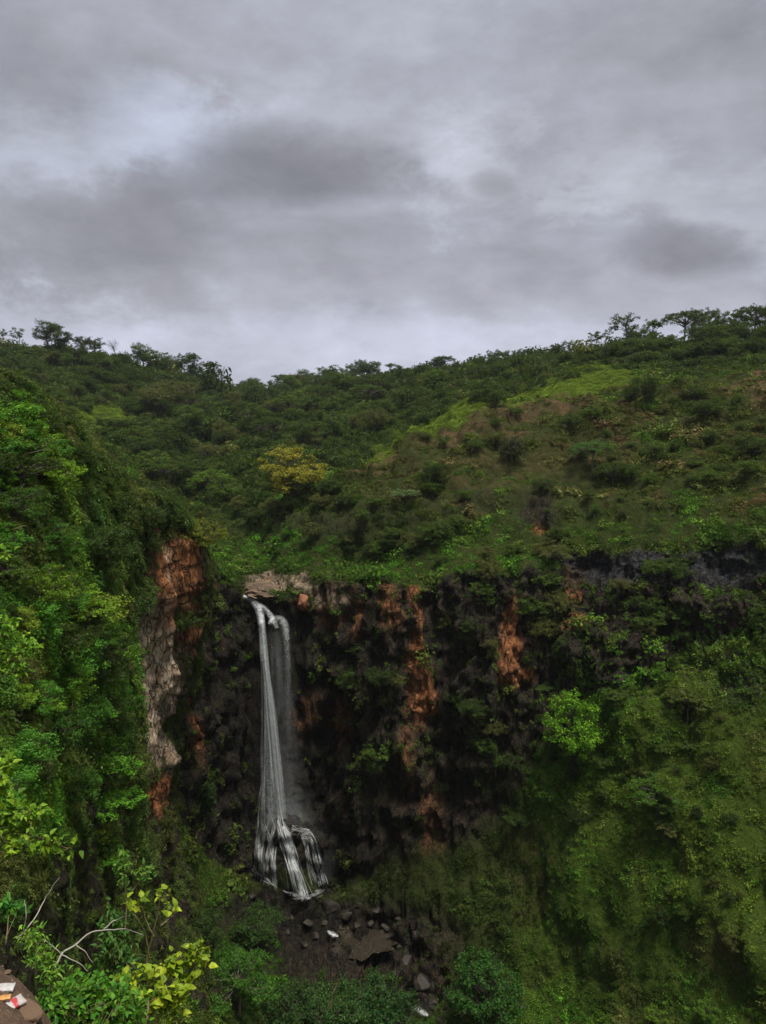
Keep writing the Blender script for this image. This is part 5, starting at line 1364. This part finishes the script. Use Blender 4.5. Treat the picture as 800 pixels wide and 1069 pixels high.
def blob(px, py, rx, ry, sharp=1.0, wb=1.0, rot=0.0):
    c = dirv(px, py)
    r = Vector((1, 0, 0)); r = (r - c * r.dot(c)).normalized(); u = r.cross(c).normalized()
    a = math.radians(rot); ax = (r * math.cos(a) + u * math.sin(a)) * (F / rx); ay = (-r * math.sin(a) + u * math.cos(a)) * (F / ry)
    def dot(v):
        nd = k.n('ShaderNodeVectorMath', operation='DOT_PRODUCT'); k.put(nd, 0, D); nd.inputs[1].default_value = v
        return nd.outputs['Value']
    uu = k.math('ADD', dot(ax), k.math('MULTIPLY', wob, wb)); vv = k.math('ADD', dot(ay), k.math('MULTIPLY', wob2, wb))
    # dot(c) gives centre offset zero because ax, ay are perpendicular to c
    e = k.math('ADD', k.math('MULTIPLY', uu, uu), k.math('MULTIPLY', vv, vv))
    front = k.math('GREATER_THAN', dot(c), 0.0)
    nd = k.n('ShaderNodeMapRange', interpolation_type='SMOOTHSTEP'); k.put(nd, 0, e)
    nd.inputs[1].default_value = 2.6 / sharp; nd.inputs[2].default_value = .0
    return k.math('MULTIPLY', nd.outputs[0], front)
LIGHT = (.41, .41, .455, 1); MID = (.31, .305, .325, 1); DARK = (.19, .182, .187, 1)
col = k.ramp(k.math('MULTIPLY_ADD', n1, .6, k.math('MULTIPLY', n2, .4)), [(.36, (.235, .232, .25)), (.48, (.30, .302, .33)), (.56, (.345, .352, .392)), (.66, (.43, .445, .50))])
def over(col, m, c, s): return k.mix(k.math('MULTIPLY', m, s), col, c)
col = over(col, blob(400, 365, 700, 62, 1.0, .5), (.43, .43, .50, 1), .8)       # pale band above the skyline
col = over(col, blob(190, 135, 60, 34, 1.2, .9), (.43, .46, .54, 1), .8)
col = over(col, blob(60, 165, 90, 34, 1.0, 1.0), (.38, .40, .46, 1), .6)
col = over(col, blob(60, 60, 160, 50, 1.0, 1.0), (.27, .27, .29, 1), .5)
col = over(col, blob(470, 150, 60, 60, 1.0, 1.5), (.42, .42, .46, 1), .5)
col = over(col, blob(345, 216, 120, 10, 1.5, .4), (.45, .46, .51, 1), .85)
col = over(col, blob(700, 190, 110, 40, 1.0, 1.3), (.40, .40, .43, 1), .45)
col = over(col, blob(230, 248, 300, 48, 1.3, .8), (.235, .23, .25, 1), .7)
col = over(col, blob(70, 240, 130, 40, 1.2, .9), (.20, .19, .20, 1), .6)
col = over(col, blob(320, 300, 330, 26, 1.1, .8), (.26, .25, .27, 1), .6)
col = over(col, blob(312, 174, 142, 50, 2.6, .30), (.175, .17, .182, 1), .95)
col = over(col, blob(375, 165, 66, 36, 1.9, .4), (.175, .168, .18, 1), .6)
col = over(col, blob(518, 192, 26, 14, 2.0, .5), (.20, .19, .20, 1), .6)
col = over(col, blob(706, 262, 84, 34, 2.8, .24), (.185, .178, .195, 1), .95)
col = over(col, blob(640, 60, 300, 60, 1.0, 1.0), (.24, .235, .25, 1), .5)
col = over(col, blob(610, 305, 230, 20, 1.0, .8), (.31, .30, .33, 1), .5)
n6 = k.noise(k.smap(D, (1, 1, 1.9)), 5.0, 9, .62, .0)
mot = k.ramp(n6, [(.36, (.83, .83, .84)), (.5, (.99, .99, .99)), (.64, (1.14, 1.15, 1.17))])
col = k.mix(1.0, col, mot, 'MULTIPLY')
col = k.mix(1.0, col, (1.08, 1.10, 1.14, 1), 'MULTIPLY')
fin = k.mix(.94, skyb, col)
bg = k.n('ShaderNodeBackground'); k.put(bg, 0, fin); bg.inputs[1].default_value = 1.0
t.links.new(bg.outputs[0], out.inputs[0])

sun = bpy.data.lights.new('sun', 'SUN'); so = bpy.data.objects.new('sun', sun); COL.objects.link(so)
sun.energy = 3.5; sun.angle = math.radians(14); sun.color = (1, .95, .86)
sd = Vector((math.sin(SUN_AZ) * math.cos(SUN_EL), math.cos(SUN_AZ) * math.cos(SUN_EL), math.sin(SUN_EL)))
so.rotation_euler = sd.to_track_quat('Z', 'Y').to_euler()

sc.view_settings.view_transform = 'Standard'
try: sc.view_settings.look = 'None'
except Exception: pass
sc.view_settings.exposure = 0.42; sc.view_settings.gamma = 1.0
sc.view_settings.use_curve_mapping = False
sc.render.engine = 'CYCLES'
cy = sc.cycles
cy.max_bounces = 5; cy.diffuse_bounces = 3; cy.glossy_bounces = 2; cy.transmission_bounces = 3; cy.transparent_max_bounces = 24
cy.use_denoising = True
try: cy.denoiser = 'OPENIMAGEDENOISE'
except Exception: pass

# ---------------------------------------------------------------- damp monsoon air
import bmesh
bm = bmesh.new(); bmesh.ops.create_cube(bm, size=1.0)
me = bpy.data.meshes.new('haze'); bm.to_mesh(me); bm.free()
hz = put(bpy.data.objects.new('haze', me)); hz.location = (0, 0, -11); hz.scale = (13000, 13000, 120); tag(hz, kind='stuff')
hk = bpy.data.materials.new('haze'); hk.use_nodes = True; ht = hk.node_tree; ht.nodes.clear()
ho = ht.nodes.new('ShaderNodeOutputMaterial'); hv = ht.nodes.new('ShaderNodeVolumePrincipled')
hv.inputs['Color'].default_value = (.86, .90, .95, 1); hv.inputs['Density'].default_value = .00011; hv.inputs['Anisotropy'].default_value = .2
ht.links.new(hv.outputs[0], ho.inputs['Volume']); me.materials.append(hk)
cy.volume_bounces = 0
